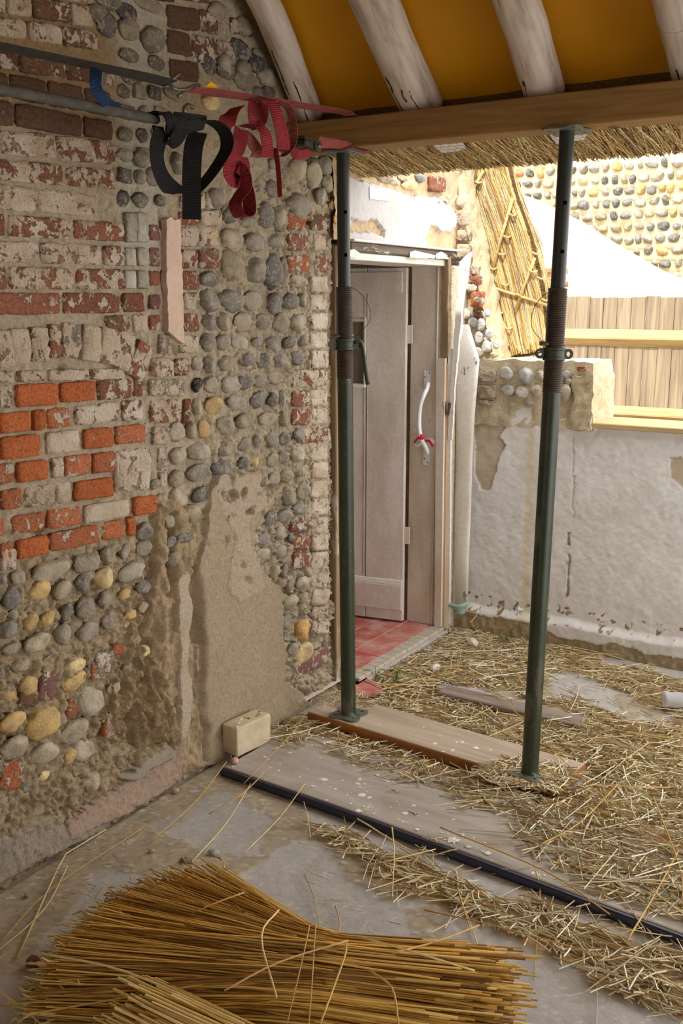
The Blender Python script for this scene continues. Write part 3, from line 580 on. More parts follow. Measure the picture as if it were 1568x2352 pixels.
# pink plaster fillet left in an old chase
def slab_px(name, poly, X, t0, t1, mat, parent, jag=0.0, seed=1, axis='x'):
    rr = random.Random(seed); pl = []
    for i, (a, b) in enumerate(poly):
        c, d = poly[(i + 1) % len(poly)]; n = max(1, int(math.hypot(c - a, d - b) / 9)) if jag else 1
        for k in range(n):
            t = k / n; j = jag * rr.uniform(-1, 1) if k else 0; pl.append((a + (c - a) * t + j, b + (d - b) * t + j * .7))
    if axis == 'x':
        q = [onx(a, b, X) for a, b in pl]; o2 = [(p[1], p[2]) for p in q]; M = Matrix(((0, 0, 1, X + t0), (1, 0, 0, 0), (0, 1, 0, 0), (0, 0, 0, 1)))
    else:
        q = [ony(a, b, X) for a, b in pl]; o2 = [(p[0], p[2]) for p in q]; M = Matrix(((1, 0, 0, 0), (0, 0, -1, X - t0), (0, 1, 0, 0), (0, 0, 0, 1)))
    bm = plate_bm(o2, [], t1 - t0, M); return bm_obj(name, bm, mat, parent)
MAT_FILLET = m_paint('pink_plaster', (214, 186, 168), (190, 164, 142), 0.6, 8, 0.9)
slab_px('plaster_fillet', [(374,505),(384,498),(392,506),(406,503),(408,560),(411,640),(413,720),(415,790),(400,780),(378,760),(376,680),(374,600)], XA, -0.01, 0.016, MAT_FILLET, wall_left, 1.6, 3)
# ---- plaster over the doorway (same wall, beyond the brickwork)
XD = -2.25
def build_over_door():
    u = np.arange(3.545, 4.72, 0.006); v = np.arange(1.955, 2.72, 0.006)
    U, V = np.meshgrid(u, v, indexing='ij'); P = np.stack([np.full(U.size, XD), U.ravel(), V.ravel()], 1)
    x, y = pxwarp(P, 4, 91, 25); a = fbm(P, 12, 5, 92); b = fbm(P, 60, 4, 93)
    m = inpoly(x, y, [(778,400),(830,418),(870,428),(905,440),(940,452),(1000,455),(1030,470),(1048,505),(1030,535),(985,520),(975,560),(975,600),(770,600),(790,500),(775,440)])
    for hole in ([(800,500),(818,512),(832,511),(845,505),(862,508),(880,530),(876,545),(862,535),(800,535)], [(978,535),(990,520),(1005,525),(1018,560),(985,565),(972,552)]): m &= ~inpoly(x, y, hole)
    m = m.astype(float); h = m * (0.012 + 0.002 * b + .002 * a) + (1 - m) * (-0.006 + 0.014 * a + 0.007 * b)
    c = C_(194, 190, 190) * (1 + 0.06 * a + 0.04 * b)[:, None]; yl = sstep(.15, .35, fbm(P, 7, 3, 95))[:, None] * .4; c = c * (1 - yl) + C_(212, 200, 170) * yl
    c = c * m[:, None] + (C_(192, 170, 138) * (1 + .2 * a + .2 * b)[:, None]) * (1 - m[:, None])
    P[:, 0] += h; nu, nv = len(u), len(v); i = np.arange(nu * nv).reshape(nu, nv); F = np.stack([i[:-1, :-1], i[1:, :-1], i[1:, 1:], i[:-1, 1:]], -1).reshape(-1, 4)
    link('plaster_panel', mesh_np('plaster_panel', P, F, np.clip(c, .01, 1), True), MAT_PLASTER, wall_left)
    box_obj('lintel_core', (XD - .25, 3.55, 1.955), (XD - .03, 4.80, 2.9), MAT_CORE, wall_left)
build_over_door()
slab_px('plaster_flake', [(841,428),(850,427),(852,434),(866,433),(880,445),(886,463),(866,460),(842,458)], XD, 0.012, 0.017, MAT_WHITEPAINT, wall_left, .6, 4)
for x0, y0, x1, y1, c in ((985,405,1020,440,'r'),(1000,450,1030,470,'P')): put_brick(wall_left, onx(x0, y0, XD), onx(x1, y0 + 3, XD), onx(x0, y1, XD), color=BCOL[c][0], paint=BCOL[c][1], proud=.012)
for px, py, w, h, c in ((965,408,20,20,(120,122,128)),(940,425,34,22,CRM),(925,408,20,16,STN),(880,405,40,24,STN),(850,398,30,16,STN),(905,418,24,18,(190,176,150)),(778,505,22,22,ORG),(776,440,26,50,STN),(752,420,24,44,STN),(735,450,24,40,(150,140,126)),(765,470,20,30,(170,140,110)),(745,380,26,50,(130,124,116)),(720,400,30,60,STN)): put_flint(wall_left, px, py, w, h, c, X=XD + (.0 if px > 776 else -.02), sink=.4, dep=.8)

# ---- doorway: frame, step, tiled hall beyond
fr = MAT_WEATHERED
tr1 = box_obj('trim_1', (-2.315, 3.562, 0.03), (-2.255, 3.616, 1.93), MAT_WEATHERED, None, .004); tag(tr1, 'bare weathered timber post at the edge of the brickwork', 'door frame', kind='structure')
tr2 = box_obj('trim_2', (-2.46, 3.617, 0.03), (-2.262, 3.634, 1.876), MAT_WHITEPAINT, None, .002); tag(tr2, 'white painted lining on the near side of the doorway', 'door lining', kind='structure')
tr3 = empty('trim_3', (-2.3, 4.0, 1.9), 'peeling moulded head of the old door frame', 'door frame'); tr3['kind'] = 'structure'
def P3(n, lo, hi, m, bev=.003): o = box_obj(n, np.array(lo) - np.array((-2.3, 4.0, 1.9)), np.array(hi) - np.array((-2.3, 4.0, 1.9)), m, tr3, bev); return o
P3('head_moulding', (-2.27, 3.60, 1.908), (-2.205, 4.60, 1.948), MAT_DARKPEEL, .006); P3('top_ledge', (-2.27, 3.60, 1.948), (-2.19, 4.63, 1.958), MAT_WHITEPAINT); P3('head_lining', (-2.46, 3.60, 1.876), (-2.22, 4.51, 1.907), MAT_WHITEPAINT)
for i, (a, b) in enumerate(((800, 830), (940, 1000), (1000, 1032))):
    slab = slab_px('paint_flake', [(a, 575 + i * 4), (a + 12, 572 + i * 3), (b, 585 + i * 2), (b - 4, 592 + i * 2), (a, 590 + i * 2)], -2.203, 0, .003, MAT_WHITEPAINT, None, 1.5, 5 + i); slab.parent = tr3; slab.location = -tr3.location
tr4 = box_obj('trim_4', (-2.405, 4.50, 0.04), (-2.222, 4.52, 1.876), MAT_JAMB, None, .002); tag(tr4, 'cream painted reveal board with rust stains beside the door', 'door lining', kind='structure')
box_obj('bead', (-2.260, 4.492, 0.04), (-2.250, 4.502, 1.876), MAT_JAMB, tr4, .003)
step = box_obj('trim_5', (-2.40, 3.60, -0.02), (-2.165, 4.52, 0.026), m_plain('concrete_step', (176, 168, 160), .9, .15, 20, .003), None, .008); tag(step, 'concrete door step under a striped tile nosing', 'step', kind='structure')
MAT_NOSE_G = m_paint('grey_nosing_tile', (170, 165, 162), (192, 184, 174), .55, 10); MAT_NOSE_Y = m_paint('ochre_nosing_tile', (196, 178, 138), (192, 182, 164), .52, 10)
yy = 3.64; i = 0
while yy < 4.5:
    L = 0.052 if i % 2 else 0.062; box_obj('nosing_tile', (-2.247, yy, 0.022), (-2.182, min(yy + L - .0015, 4.5), 0.042), MAT_NOSE_Y if i % 2 else MAT_NOSE_G, step, .004); yy += L; i += 1
hall = link('floor_hall', mesh_np('floor_hall', [(-3.6, 3.3, .038), (-2.245, 3.3, .038), (-2.245, 4.52, .038), (-3.6, 4.75, .038)], [(0, 1, 2, 3)]), MAT_GROUT); tag(hall, 'red tiled floor of the hall behind the doorway', 'floor', kind='structure')
tm = None
for ix in range(8):
    for iy in range(6):
        x1 = -2.250 - ix * 0.155; y0 = 3.63 + iy * 0.155 + (0.05 if ix % 2 else 0)
        if y0 > 4.46: continue
        t = box_obj('floor_tile', (x1 - 0.149, y0, .028), (x1, min(y0 + 0.149, 4.497), 0.041 + random.uniform(-.001, .0006)), random.choice(MAT_TILES), hall, .0015)
MAT_HALL = m_plain('hall_distemper', (206, 196, 186), .9, .06)
for n, lo, hi in (('wall_hall_end', (-3.66, 3.2, 0), (-3.6, 4.85, 2.5)), ('wall_hall_side', (-3.66, 4.62, 0), (-2.42, 4.7, 2.5)), ('wall_hall_near', (-3.66, 3.2, 0), (-2.56, 3.3, 2.5)), ('ceiling_hall_sky_block', (-3.66, 3.2, 2.45), (-2.5, 4.7, 2.55))):  # hall ceiling is unseen, added to keep sky light off the hall
    tag(box_obj(n, lo, hi, MAT_HALL, None, 0), 'plain pale ' + n.replace('_', ' '), 'wall' if 'wall' in n else 'ceiling', kind='structure')
# the boarded door, standing open into the hall
hx, hy = -2.405, 4.470; dirv = np.array((-0.29, -0.050)); dirv /= np.linalg.norm(dirv); ang = math.atan2(dirv[1], dirv[0])
door = empty('door_1', (hx, hy, 0.052), 'dusty ledged plank door standing open, with a small patterned glass light', 'door'); door['kind'] = 'structure'; door.rotation_euler.z = ang
# local x runs from the hinge to the free edge, +y of local is towards the camera side
DH = 1.82
def D3(n, x0, x1, z0, z1, y0=0.0, y1=0.03, m=MAT_DOOR, bev=.003, par=None):
    o = box_obj(n, (x0, y0, z0), (x1, y1, z1), m, par or door, bev); return o
lx = lambda px, z=0.9: None
def door_x(px, py):      # distance from the hinge of a point seen on the door's face
    nn = np.array((-dirv[1], dirv[0], 0)); p = onp(px, py, (hx, hy, 0), nn); return float((p[:2] - np.array((hx, hy))) @ dirv), float(p[2] - 0.052)
wx0, wz1 = door_x(846, 737); _, wz0 = door_x(846, 880); wx1 = wx0 + 0.17
D3('plank', 0.0, wx0 - .004, 0, DH); D3('plank', wx0 - .001, wx1 + .001, 0, wz0); D3('plank', wx0 - .001, wx1 + .001, wz1, DH); D3('plank', wx1 + .004, wx1 + 0.20, 0, DH); D3('plank', wx1 + .204, 0.76, 0, DH)
D3('groove_bead', wx0 - .009, wx0 - .005, .23, DH - .13, .03, .034); D3('groove_bead', wx0 + .006, wx0 + .011, .23, wz0 - .03, .03, .034); D3('groove_bead', wx0 + .006, wx0 + .011, wz1 + .03, DH - .13, .03, .034)
D3('ledge', 0.004, .75, .06, .195, .03, .042); D3('ledge_chamfer', 0.004, .75, .195, .225, .03, .038, MAT_WHITEPAINT); D3('ledge', 0.02, .75, DH - .125, DH - .02, .03, .038)
for a, b, c, d in ((wx0 - .002, wx0 + .012, wz0 - .02, wz1 + .02), (wx0, wx1, wz1 - .004, wz1 + .012)): D3('glazing_bead', a, b, c, d, .02, .04, MAT_JAMB)
D3('glazing_sill', wx0, wx1, wz0 - .022, wz0 - .004, .01, .045, MAT_WHITEPAINT)
def _glass():
    n = NT('patterned_obscure_glass', 0.35, 0.5); v = n.node('ShaderNodeTexVoronoi'); v.inputs['Scale'].default_value = 34; v.inputs['Randomness'].default_value = 0.15; n.link(n.obj(), v.inputs['Vector'])
    n.color(n.ramp(v.outputs['Distance'], (0.05, C3(92, 88, 76)), (0.2, C3(150, 142, 124)), (0.6, C3(134, 128, 112)))); n.b.inputs['Transmission Weight'].default_value = 0.25; return n.bump(v.outputs['Distance'], .003).done()
D3('pane', wx0, wx1, wz0, wz1, .008, .013, _glass(), 0)
for z in (0.42, 1.45): D3('hinge', -0.03, 0.006, z, z + .09, .012, .02, MAT_JAMB, .001)
# white grab rail on the reveal with red and white tape tied to it
yr = 4.498
def rv(px, py, off=0.0): return ony(px, py, yr - off)
rail = empty('grab_rail', rv(975, 960), 'bent white grab rail screwed to the reveal board', 'handle')
MAT_RAILW = m_plain('white_enamel', (232, 231, 232), .35, .04, 20, 0, .5)
def under(o, par): o.parent = par; o.matrix_parent_inverse = par.matrix_basis.inverted(); return o
bm = bmesh.new(); pth = smoothpath([rv(983, 880, .010), rv(980, 893, .03), rv(972, 910, .055), rv(965, 930, .06), rv(962, 960, .06), rv(963, 990, .06), rv(969, 1012, .05), rv(978, 1030, .025), rv(982, 1042, .008)], 6); btube(bm, pth, .0115, 12); under(bm_obj('bar', bm, MAT_RAILW, None, True), rail)
for q in ([(974,851),(990,852),(989,888),(982,892),(974,886)], [(973,1030),(987,1032),(986,1068),(972,1067)]): under(slab_px('mount_plate', q, yr, 0, .005, MAT_RAILW, None, axis='y'), rail)
for sx, sy in ((986,856),(976,866),(974,1053),(982,1063)):
    bm = bmesh.new(); p = rv(sx, sy, .007); bmesh.ops.create_icosphere(bm, subdivisions=2, radius=.0035, matrix=Matrix.Translation(p)); under(bm_obj('screw', bm, MAT_DARKSTEEL, None, True), rail)
MAT_TAPE = m_plain('red_tape', (206, 44, 66), .5, .08); MAT_TAPEW = m_plain('white_tape', (236, 226, 224), .5, .05)
tape = empty('barrier_tape', rv(968, 1000, .06), 'red and white tape knotted round the grab rail', 'tape')
def ribbon_bm(pts, wv, w, th=.0016, n=8):
    """flat band along pts with width vectors wv"""
    S = smoothpath(pts, n); Wd = smoothpath(wv, n); k = len(S); bm = bmesh.new(); uvl = bm.loops.layers.uv.new('UVMap'); rows = []; ln = 0; us = []
    T = np.gradient(S, axis=0)
    for i in range(k):
        t = T[i] / (np.linalg.norm(T[i]) + 1e-9); wd = Wd[i] - t * (Wd[i] @ t); wd = wd / (np.linalg.norm(wd) + 1e-9); nn = np.cross(t, wd); ww = w if not hasattr(w, '__len__') else w[min(i * len(w) // k, len(w) - 1)]
        if i: ln += np.linalg.norm(S[i] - S[i - 1])
        us.append(ln); rows.append([bm.verts.new(S[i] + wd * ww / 2 * a + nn * th / 2 * b) for a, b in ((-1, 1), (1, 1), (1, -1), (-1, -1))])
    for i in range(k - 1):
        for j in range(4):
            f = bm.faces.new((rows[i][j], rows[i][(j + 1) % 4], rows[i + 1][(j + 1) % 4], rows[i + 1][j]))
            for l, uu, vv_ in zip(f.loops, (us[i], us[i], us[i + 1], us[i + 1]), (0, 1, 1, 0)): l[uvl].uv = (uu, vv_)
    bm.faces.new(rows[0][::-1]); bm.faces.new(rows[-1]); return bm
ZV = np.array((0, 0, 1.0)); XV = np.array((1.0, 0, 0)); YV = np.array((0, 1.0, 0))
bm = bmesh.new(); blathe(bm, [(.0125, -.013), (.0135, -.012), (.0135, .012), (.0125, .013)], 14, Matrix.Translation(rv(968, 1003, .055)) @ Matrix.Rotation(.25, 4, 'Y')); under(bm_obj('tape_wrap', bm, MAT_TAPE, None, True), tape)
under(bm_obj('tape_tail', ribbon_bm([rv(962, 1003, .066), rv(953, 1014, .062), rv(952, 1020, .06)], [XV + ZV * .3] * 3, .010), MAT_TAPE), tape); under(bm_obj('tape_tail', ribbon_bm([rv(952, 1020, .06), rv(958, 1024, .066), rv(969, 1018, .07)], [ZV] * 3, .012), MAT_TAPEW), tape)
under(bm_obj('tape_tail', ribbon_bm([rv(975, 1012, .05), rv(986, 1014, .06), rv(994, 1026, .06)], [ZV + XV * .4] * 3, .012), MAT_TAPE), tape); under(bm_obj('tape_tail', ribbon_bm([rv(978, 1011, .045), rv(988, 1009, .05), rv(996, 1017, .05)], [ZV] * 3, .014), MAT_TAPEW), tape); under(bm_obj('tape_tail', ribbon_bm([rv(962, 995, .064), rv(956, 990, .06), rv(950, 986, .06)], [ZV] * 3, .010), MAT_TAPEW), tape)

# ---- timbers and boxing crowded into the corner right of the doorway
MAT_COREP = m_attr
pier = tag(box_obj('wall_corner', (-2.46, 4.525, -.02), (-2.19, 4.80, 1.88), m_plain('pier_render', (206, 192, 168), .95, .2, 30, .01), None, .01), 'rough masonry pier behind the corner boards', 'wall', kind='structure')
def cornerpiece(name, poly, yplane, th, mat, label, cat, jag=0.0, seed=1):
    o = slab_px(name, poly, yplane, 0, th, mat, None, jag, seed, 'y'); return tag(o, label, cat)
cornerpiece('door_batten', [(1006,823),(1026,823),(1021,1100),(1016,1438),(1002,1438),(1004,1100)], 4.50, .022, MAT_JAMB, 'short cream painted batten with a square cut top', 'batten')
cornerpiece('bare_wood_strip', [(1027,835),(1032,835),(1028,1100),(1024,1440),(1019,1440),(1023,1100)], 4.515, .02, m_wood('bare_strip', (206, 172, 134), (176, 138, 100), 'z'), 'thin bare wood strip beside the cream batten', 'strip')
cornerpiece('white_strip', [(1032,800),(1043,800),(1038,1000),(1034,1430),(1024,1436),(1029,1050)], 4.52, .018, MAT_WHITEPAINT, 'narrow white painted strip behind the hinge', 'strip', .5, 2)
cornerpiece('weathered_post', [(1022,598),(1036,590),(1036,640),(1034,800),(1030,830),(1016,830),(1018,700)], 4.522, .03, MAT_WEATHERED, 'split grey timber post below the moulding', 'post', .8, 3)
cornerpiece('leaning_board', [(1058,602),(1084,578),(1080,612),(1066,690),(1056,790),(1046,900),(1040,1010),(1031,1010),(1038,880),(1046,760),(1054,660)], 4.512, .016, MAT_WHITEPAINT, 'white board leaning out of the corner with a torn top', 'board', .9, 4)
def boxing():
    bm = bmesh.new(); xs = [(1060,748),(1058,850),(1050,960),(1048,1060),(1046,1180),(1044,1300),(1044,1400)]; xe = [(1076,742),(1089,800),(1088,940),(1085,1060),(1079,1200),(1076,1300),(1074,1405)]
    rows = []
    for (a, y0), (b, y1) in zip(xs, xe):
        p, q = ony(a, y0, 4.60), ony(b, y1, 4.60); r = np.linalg.norm(q - p) / 2; m = (p + q) / 2
        rows.append([bm.verts.new(m + np.array((r * math.cos(t), -r * .38 * abs(math.sin(t)) ** .55, 0))) for t in np.linspace(math.pi, 0, 9)] )
    for i in range(len(rows) - 1):
        for j in range(8): bm.faces.new((rows[i][j], rows[i][j + 1], rows[i + 1][j + 1], rows[i + 1][j]))
    o = bm_obj('pipe_boxing', bm, MAT_WHITEPAINT, None, True); so = o.modifiers.new('t', 'SOLIDIFY'); so.thickness = .012; so.offset = -1
    return tag(o, 'rounded cream plaster boxing running down the corner', 'boxing')
boxing()
hg = empty('butt_hinge', ony(1027, 937, 4.49), 'small brass hinge on the edge of the batten', 'hinge'); bm = bmesh.new(); btube(bm, [ony(1026, 922, 4.49), ony(1025, 954, 4.49)], .0045, 8); under(bm_obj('knuckle', bm, MAT_STEEL, None, True), hg); under(slab_px('leaf', [(1028,924),(1036,926),(1031,954),(1026,954)], 4.495, 0, .003, MAT_STEEL, None, axis='y'), hg)
MAT_TEAL = m_paint('flaking_teal_paint', (136, 168, 154), (176, 190, 178), .6, 20, .5, (120, 110, 96))
pj = empty('pipe_joint', ony(1052, 1396, 4.52), 'old teal painted pipe joint at the foot of the boxing', 'pipe')
bm = bmesh.new(); btube(bm, smoothpath([ony(1030, 1388, 4.52), ony(1040, 1392, 4.50), ony(1056, 1393, 4.49), ony(1072, 1386, 4.52)], 6), .0115, 10); under(bm_obj('pipe', bm, MAT_TEAL, None, True), pj)
bm = bmesh.new(); c = ony(1056, 1404, 4.52); blathe(bm, [(.022, -.012), (.027, -.009), (.027, .008), (.020, .013)], 16, Matrix.Translation(c)); under(bm_obj('collar', bm, MAT_TEAL, None, True), pj)
bm = bmesh.new(); btube(bm, smoothpath([ony(1027, 598, 4.51), ony(1030, 588, 4.49), ony(1040, 584, 4.47), ony(1048, 592, 4.46)], 6), .006, 8); tag(bm_obj('pipe_stub', bm, MAT_STEEL, None, True), 'short bent grey pipe end above the weathered post', 'pipe')

# ---- far wall: cracked white plaster, cut down to a sill on the right
def build_wall_far():
    u = np.unique(np.concatenate([np.arange(-2.24, -0.7, 0.006), np.linspace(-0.7, 2.6, 70)])); v = np.arange(-0.02, 1.222, 0.006)
    U, V = np.meshgrid(u, v, indexing='ij'); P = np.stack([U.ravel(), np.full(U.size, YB), V.ravel()], 1)
    x, y = pxwarp(P, 4, 111, 16); a = fbm(P, 9, 5, 112); b = fbm(P, 45, 4, 113); d = fbm(P, 120, 3, 114); e = fbm(P, 3, 3, 115)
    tw = fbm((P @ np.array([[.8, 0, .6], [0, 1, 0], [-.6, 0, .8]])) * np.array([1, 1, .22]), 26, 3, 118); h = 0.006 * a + 0.0022 * b + 0.004 * e + .003 * tw; c = C_(228, 226, 226) * (1 + 0.05 * b + 0.05 * e)[:, None]
    def put(m, color, hh, var=.08):
        nonlocal c, h
        m = np.asarray(m, float); c = c * (1 - m[:, None]) + C_(*color) * (1 + var * b + var * a)[:, None] * m[:, None]; h = h + m * hh
    put(np.clip(sstep(0.16, 0.4, e) * .45, 0, 1), (204, 194, 176), 0)
    put(np.exp(-((x - (1222 - (y - 950) * .035)) / 9) ** 2) * .6, (216, 200, 150), 0)                               # old rust run
    put(inpoly(x, y, [(1084,935),(1160,930),(1164,980),(1145,1005),(1160,1020),(1148,1050),(1135,1090),(1125,1125),(1105,1125),(1092,1090),(1088,1000)]), (192, 180, 158), -0.007)   # flaked patch
    put(np.exp(-((x - (1307 - (y - 1190) * .03)) / (2.5 + 5 * np.maximum(0, vnoise(P * 30, 5)))) ** 2) * ((y > 1185) & (y < 1400)) * (vnoise(P * 18, 8) > -.25), (150, 124, 92), -0.006)
    put(((np.abs(x - (1318 - (y - 1000) * .02)) < 1.5) & (y > 1000) & (y < 1190)) * .6, (170, 160, 150), -0.004)
    put(inpoly(x, y, [(1535,1050),(1568,1055),(1800,1060),(1800,1140),(1568,1125),(1540,1100)]), (196, 182, 160), -0.004)
    z = P[:, 2] + 0.02 * a
    put(((z < 0.20) & (z > .115) & (fbm(P, 40, 3, 9) > .26)), (150, 128, 96), -0.003); dirt = sstep(.45, .05, z)
    c = c * (1 - .22 * dirt[:, None] * (1 - C_(196, 178, 150))[None, :])
    led = sstep(.145, .115, z) - 0; h = h + led * 0.045                                                          # painted ledge along the foot
    lowm = ((z < .062 + .02 * vnoise(P * 12, 3)) | ((x < 1255) & (z < .105))).astype(float); put(lowm, (166, 148, 118), -0.008, .2); h = h + 0.006 * lowm * b
    cutz = np.where(P[:, 0] < -1.60 + .02 * a, 1.215 + .012 * b, 1.215 - np.clip((P[:, 0] + 1.62) / .06, 0, 1) * .095)
    keep = P[:, 2] < np.maximum(cutz, 1.118); P[:, 1] -= h; nu, nv = len(u), len(v); i = np.arange(nu * nv).reshape(nu, nv)
    F = np.stack([i[:-1, :-1], i[1:, :-1], i[1:, 1:], i[:-1, 1:]], -1).reshape(-1, 4); F = F[keep[F].all(1)]
    o = link('wall_far', mesh_np('wall_far', P, F, np.clip(c, .01, 1), True), MAT_PLASTER); return tag(o, 'low far wall of uneven cracked white plaster with a painted ledge', 'wall', kind='structure')
wall_far = build_wall_far()
def rough_block(name, lo, hi, parent, step=.014, amp=.012, col_=(206, 186, 146), seed=0, shape=None):
    lo = np.array(lo, float); hi = np.array(hi, float); n = np.maximum(2, ((hi - lo) / step).astype(int)); bm = bmesh.new(); Vs, Fs, off = [], [], 0
    for ax in range(3):
        for sd in (0, 1):
            a, b = [k for k in range(3) if k != ax]; ua = np.linspace(lo[a], hi[a], n[a] + 1); ub = np.linspace(lo[b], hi[b], n[b] + 1); A, B = np.meshgrid(ua, ub, indexing='ij'); P = np.zeros((A.size, 3)); P[:, a] = A.ravel(); P[:, b] = B.ravel(); P[:, ax] = (lo, hi)[sd][ax]
            i = np.arange(A.size).reshape(A.shape) + off; f = np.stack([i[:-1, :-1], i[1:, :-1], i[1:, 1:], i[:-1, 1:]], -1).reshape(-1, 4); f = f if (sd ^ (ax == 1)) else f[:, ::-1]; Vs.append(P); Fs.append(f); off += A.size
    P = np.concatenate(Vs); F = np.concatenate(Fs); P0 = P.copy()
    for k in range(3): P[:, k] += amp * fbm(P0, 12, 5, seed + k * 7) + amp * .4 * fbm(P0, 60, 3, seed + k * 11)
    if shape: P = shape(P)
    c = C_(*col_) * (1 + .2 * fbm(P0, 30, 4, seed + 3) + .12 * fbm(P0, 110, 2, seed + 5))[:, None]
    return link(name, mesh_np(name, P, F, np.clip(c, .01, 1), True), MAT_WALL, parent)
box_obj('wall_core', (-2.24, YB + .02, -.02), (2.6, YB + .30, 1.116), MAT_CORE, wall_far, .004)
def stub_shape(P):
    t = np.clip((P[:, 2] - 1.13) / .3, 0, 1); k = P[:, 0] > -1.75; P[:, 0] = np.where(k, P[:, 0] + (1 - t) * .015, P[:, 0]); return P
rough_block('wall_stub', (-2.20, YB - .004, 1.10), (-1.51, YB + .30, 1.425), wall_far, .012, .014, (212, 198, 168), 301, stub_shape)
def pf(px, py): return ony(px, py, YB - .012)
for px, py, w, h, c in ((1162,858,36,32,(176,176,174)),(1206,862,32,40,(182,182,182)),(1165,895,30,26,(180,178,174)),(1198,900,30,28,(184,180,172)),(1232,896,24,24,(190,182,166)),(1300,860,20,18,(170,168,164)),(1306,876,16,14,(190,186,176)),(1240,862,22,22,STN),(1300,900,24,34,(196,190,176)),(1176,930,18,12,STN),(1215,926,28,12,STN)): put_flint(wall_far, px, py, w, h, c, plane=pf, sink=.35, dep=.8)
for x0, y0, x1, y1 in ((1094,850,1138,876),(1094,884,1138,914),(1098,918,1130,930)): put_brick(wall_far, pf(x0, y0), pf(x1, y0 + 2), pf(x0, y1), color=(168, 150, 126), paint=.7, nrm=(0, -1, 0), proud=.008)
put_brick(wall_far, pf(1325, 842), pf(1345, 842), pf(1325, 852), color=(190, 110, 90), paint=.4, nrm=(0, -1, 0), proud=.006)
rough_block('broken_render', (-1.60, YB - .03, 1.10), (-1.495, YB + .28, 1.36), wall_far, .012, .02, (208, 192, 160), 322)
sill = box_obj('trim_6', (-1.50, YB - .02, 1.116), (2.6, YB + .29, 1.142), MAT_SILL, None, .004); tag(sill, 'sunlit pale plank lying along the cut down far wall', 'sill', kind='structure')
# ragged corner masonry climbing beside the thatch
pc = lambda px, py: ony(px, py, 4.70)
def corner_ragged():
    o = rough_block('masonry_return', (-2.46, 4.70, 1.30), (-2.02, 4.92, 2.62), wall_left, .014, .02, (208, 190, 156), 340, lambda P: np.stack([np.where(P[:, 0] > -2.3, P[:, 0] - np.clip((P[:, 2] - 1.36) / .98, 0, 1) * .26, P[:, 0]), P[:, 1], P[:, 2]], 1))
corner_ragged()
for x0, y0, x1, y1, c in ((1046,482,1076,516,'P'),(1034,528,1082,552,'g'),(1052,560,1086,592,'P'),(1086,668,1110,704,'o'),(1082,632,1104,652,'r'),(1090,712,1110,728,'D'),(1034,600,1060,640,'g'),(1084,610,1100,630,'P')): put_brick(wall_left, pc(x0, y0), pc(x1, y0 + 2), pc(x0, y1), color=BCOL[c][0], paint=BCOL[c][1], nrm=(0, -1, 0), proud=.03)
for px, py, w, h in ((1105,745,20,26),(1100,775,20,28),(1124,765,18,24),(1118,795,22,26),(1140,790,18,22),(1098,808,18,22),(1082,660,26,18),(1100,690,22,16),(1070,720,24,24),(1086,740,22,24),(1118,720,18,18),(1062,460,22,30),(1040,455,24,22),(1135,815,18,14)): put_flint(wall_left, px, py, w, h, random.choice([(206,198,182),(190,190,192),(214,200,170),(176,178,182)]), plane=lambda a, b: ony(a, b, 4.68), sink=.25, dep=.8)

# ================================================================== ROOF
TAN40 = math.tan(R_(40)); RZ = lambda y: 2.39 + (3.35 - y) * TAN40; NRM = np.array((0, math.sin(R_(40)), math.cos(R_(40))))
beam = empty('support_beam', (-0.5, 3.31, 2.254), 'new sawn softwood beam carried by the two green props', 'beam')
box_obj('timber', (-1.775, -.06, 0), (2.0, .06, .105), MAT_BEAM, beam, .004)
def slope(px, py): return onp(px, py, (0, 3.35, 2.39), NRM)
RAFT = [([(603,0),(625,45),(648,100),(678,180),(712,268)], .056), ([(857,0),(877,45),(898,95),(935,175),(970,247)], .078), ([(1185,0),(1203,50),(1218,100),(1236,160),(1252,214)], .072), ([(1558,0),(1570,45),(1580,90),(1590,140),(1600,178)], .070)]
lab = ['slender whitewashed rafter pole against the flint gable wall', 'thick bowed whitewashed rafter pole with two long shakes', 'whitewashed rafter pole with a deep dark split above a prop', 'whitewashed rafter pole at the end of the row, clear of the props']
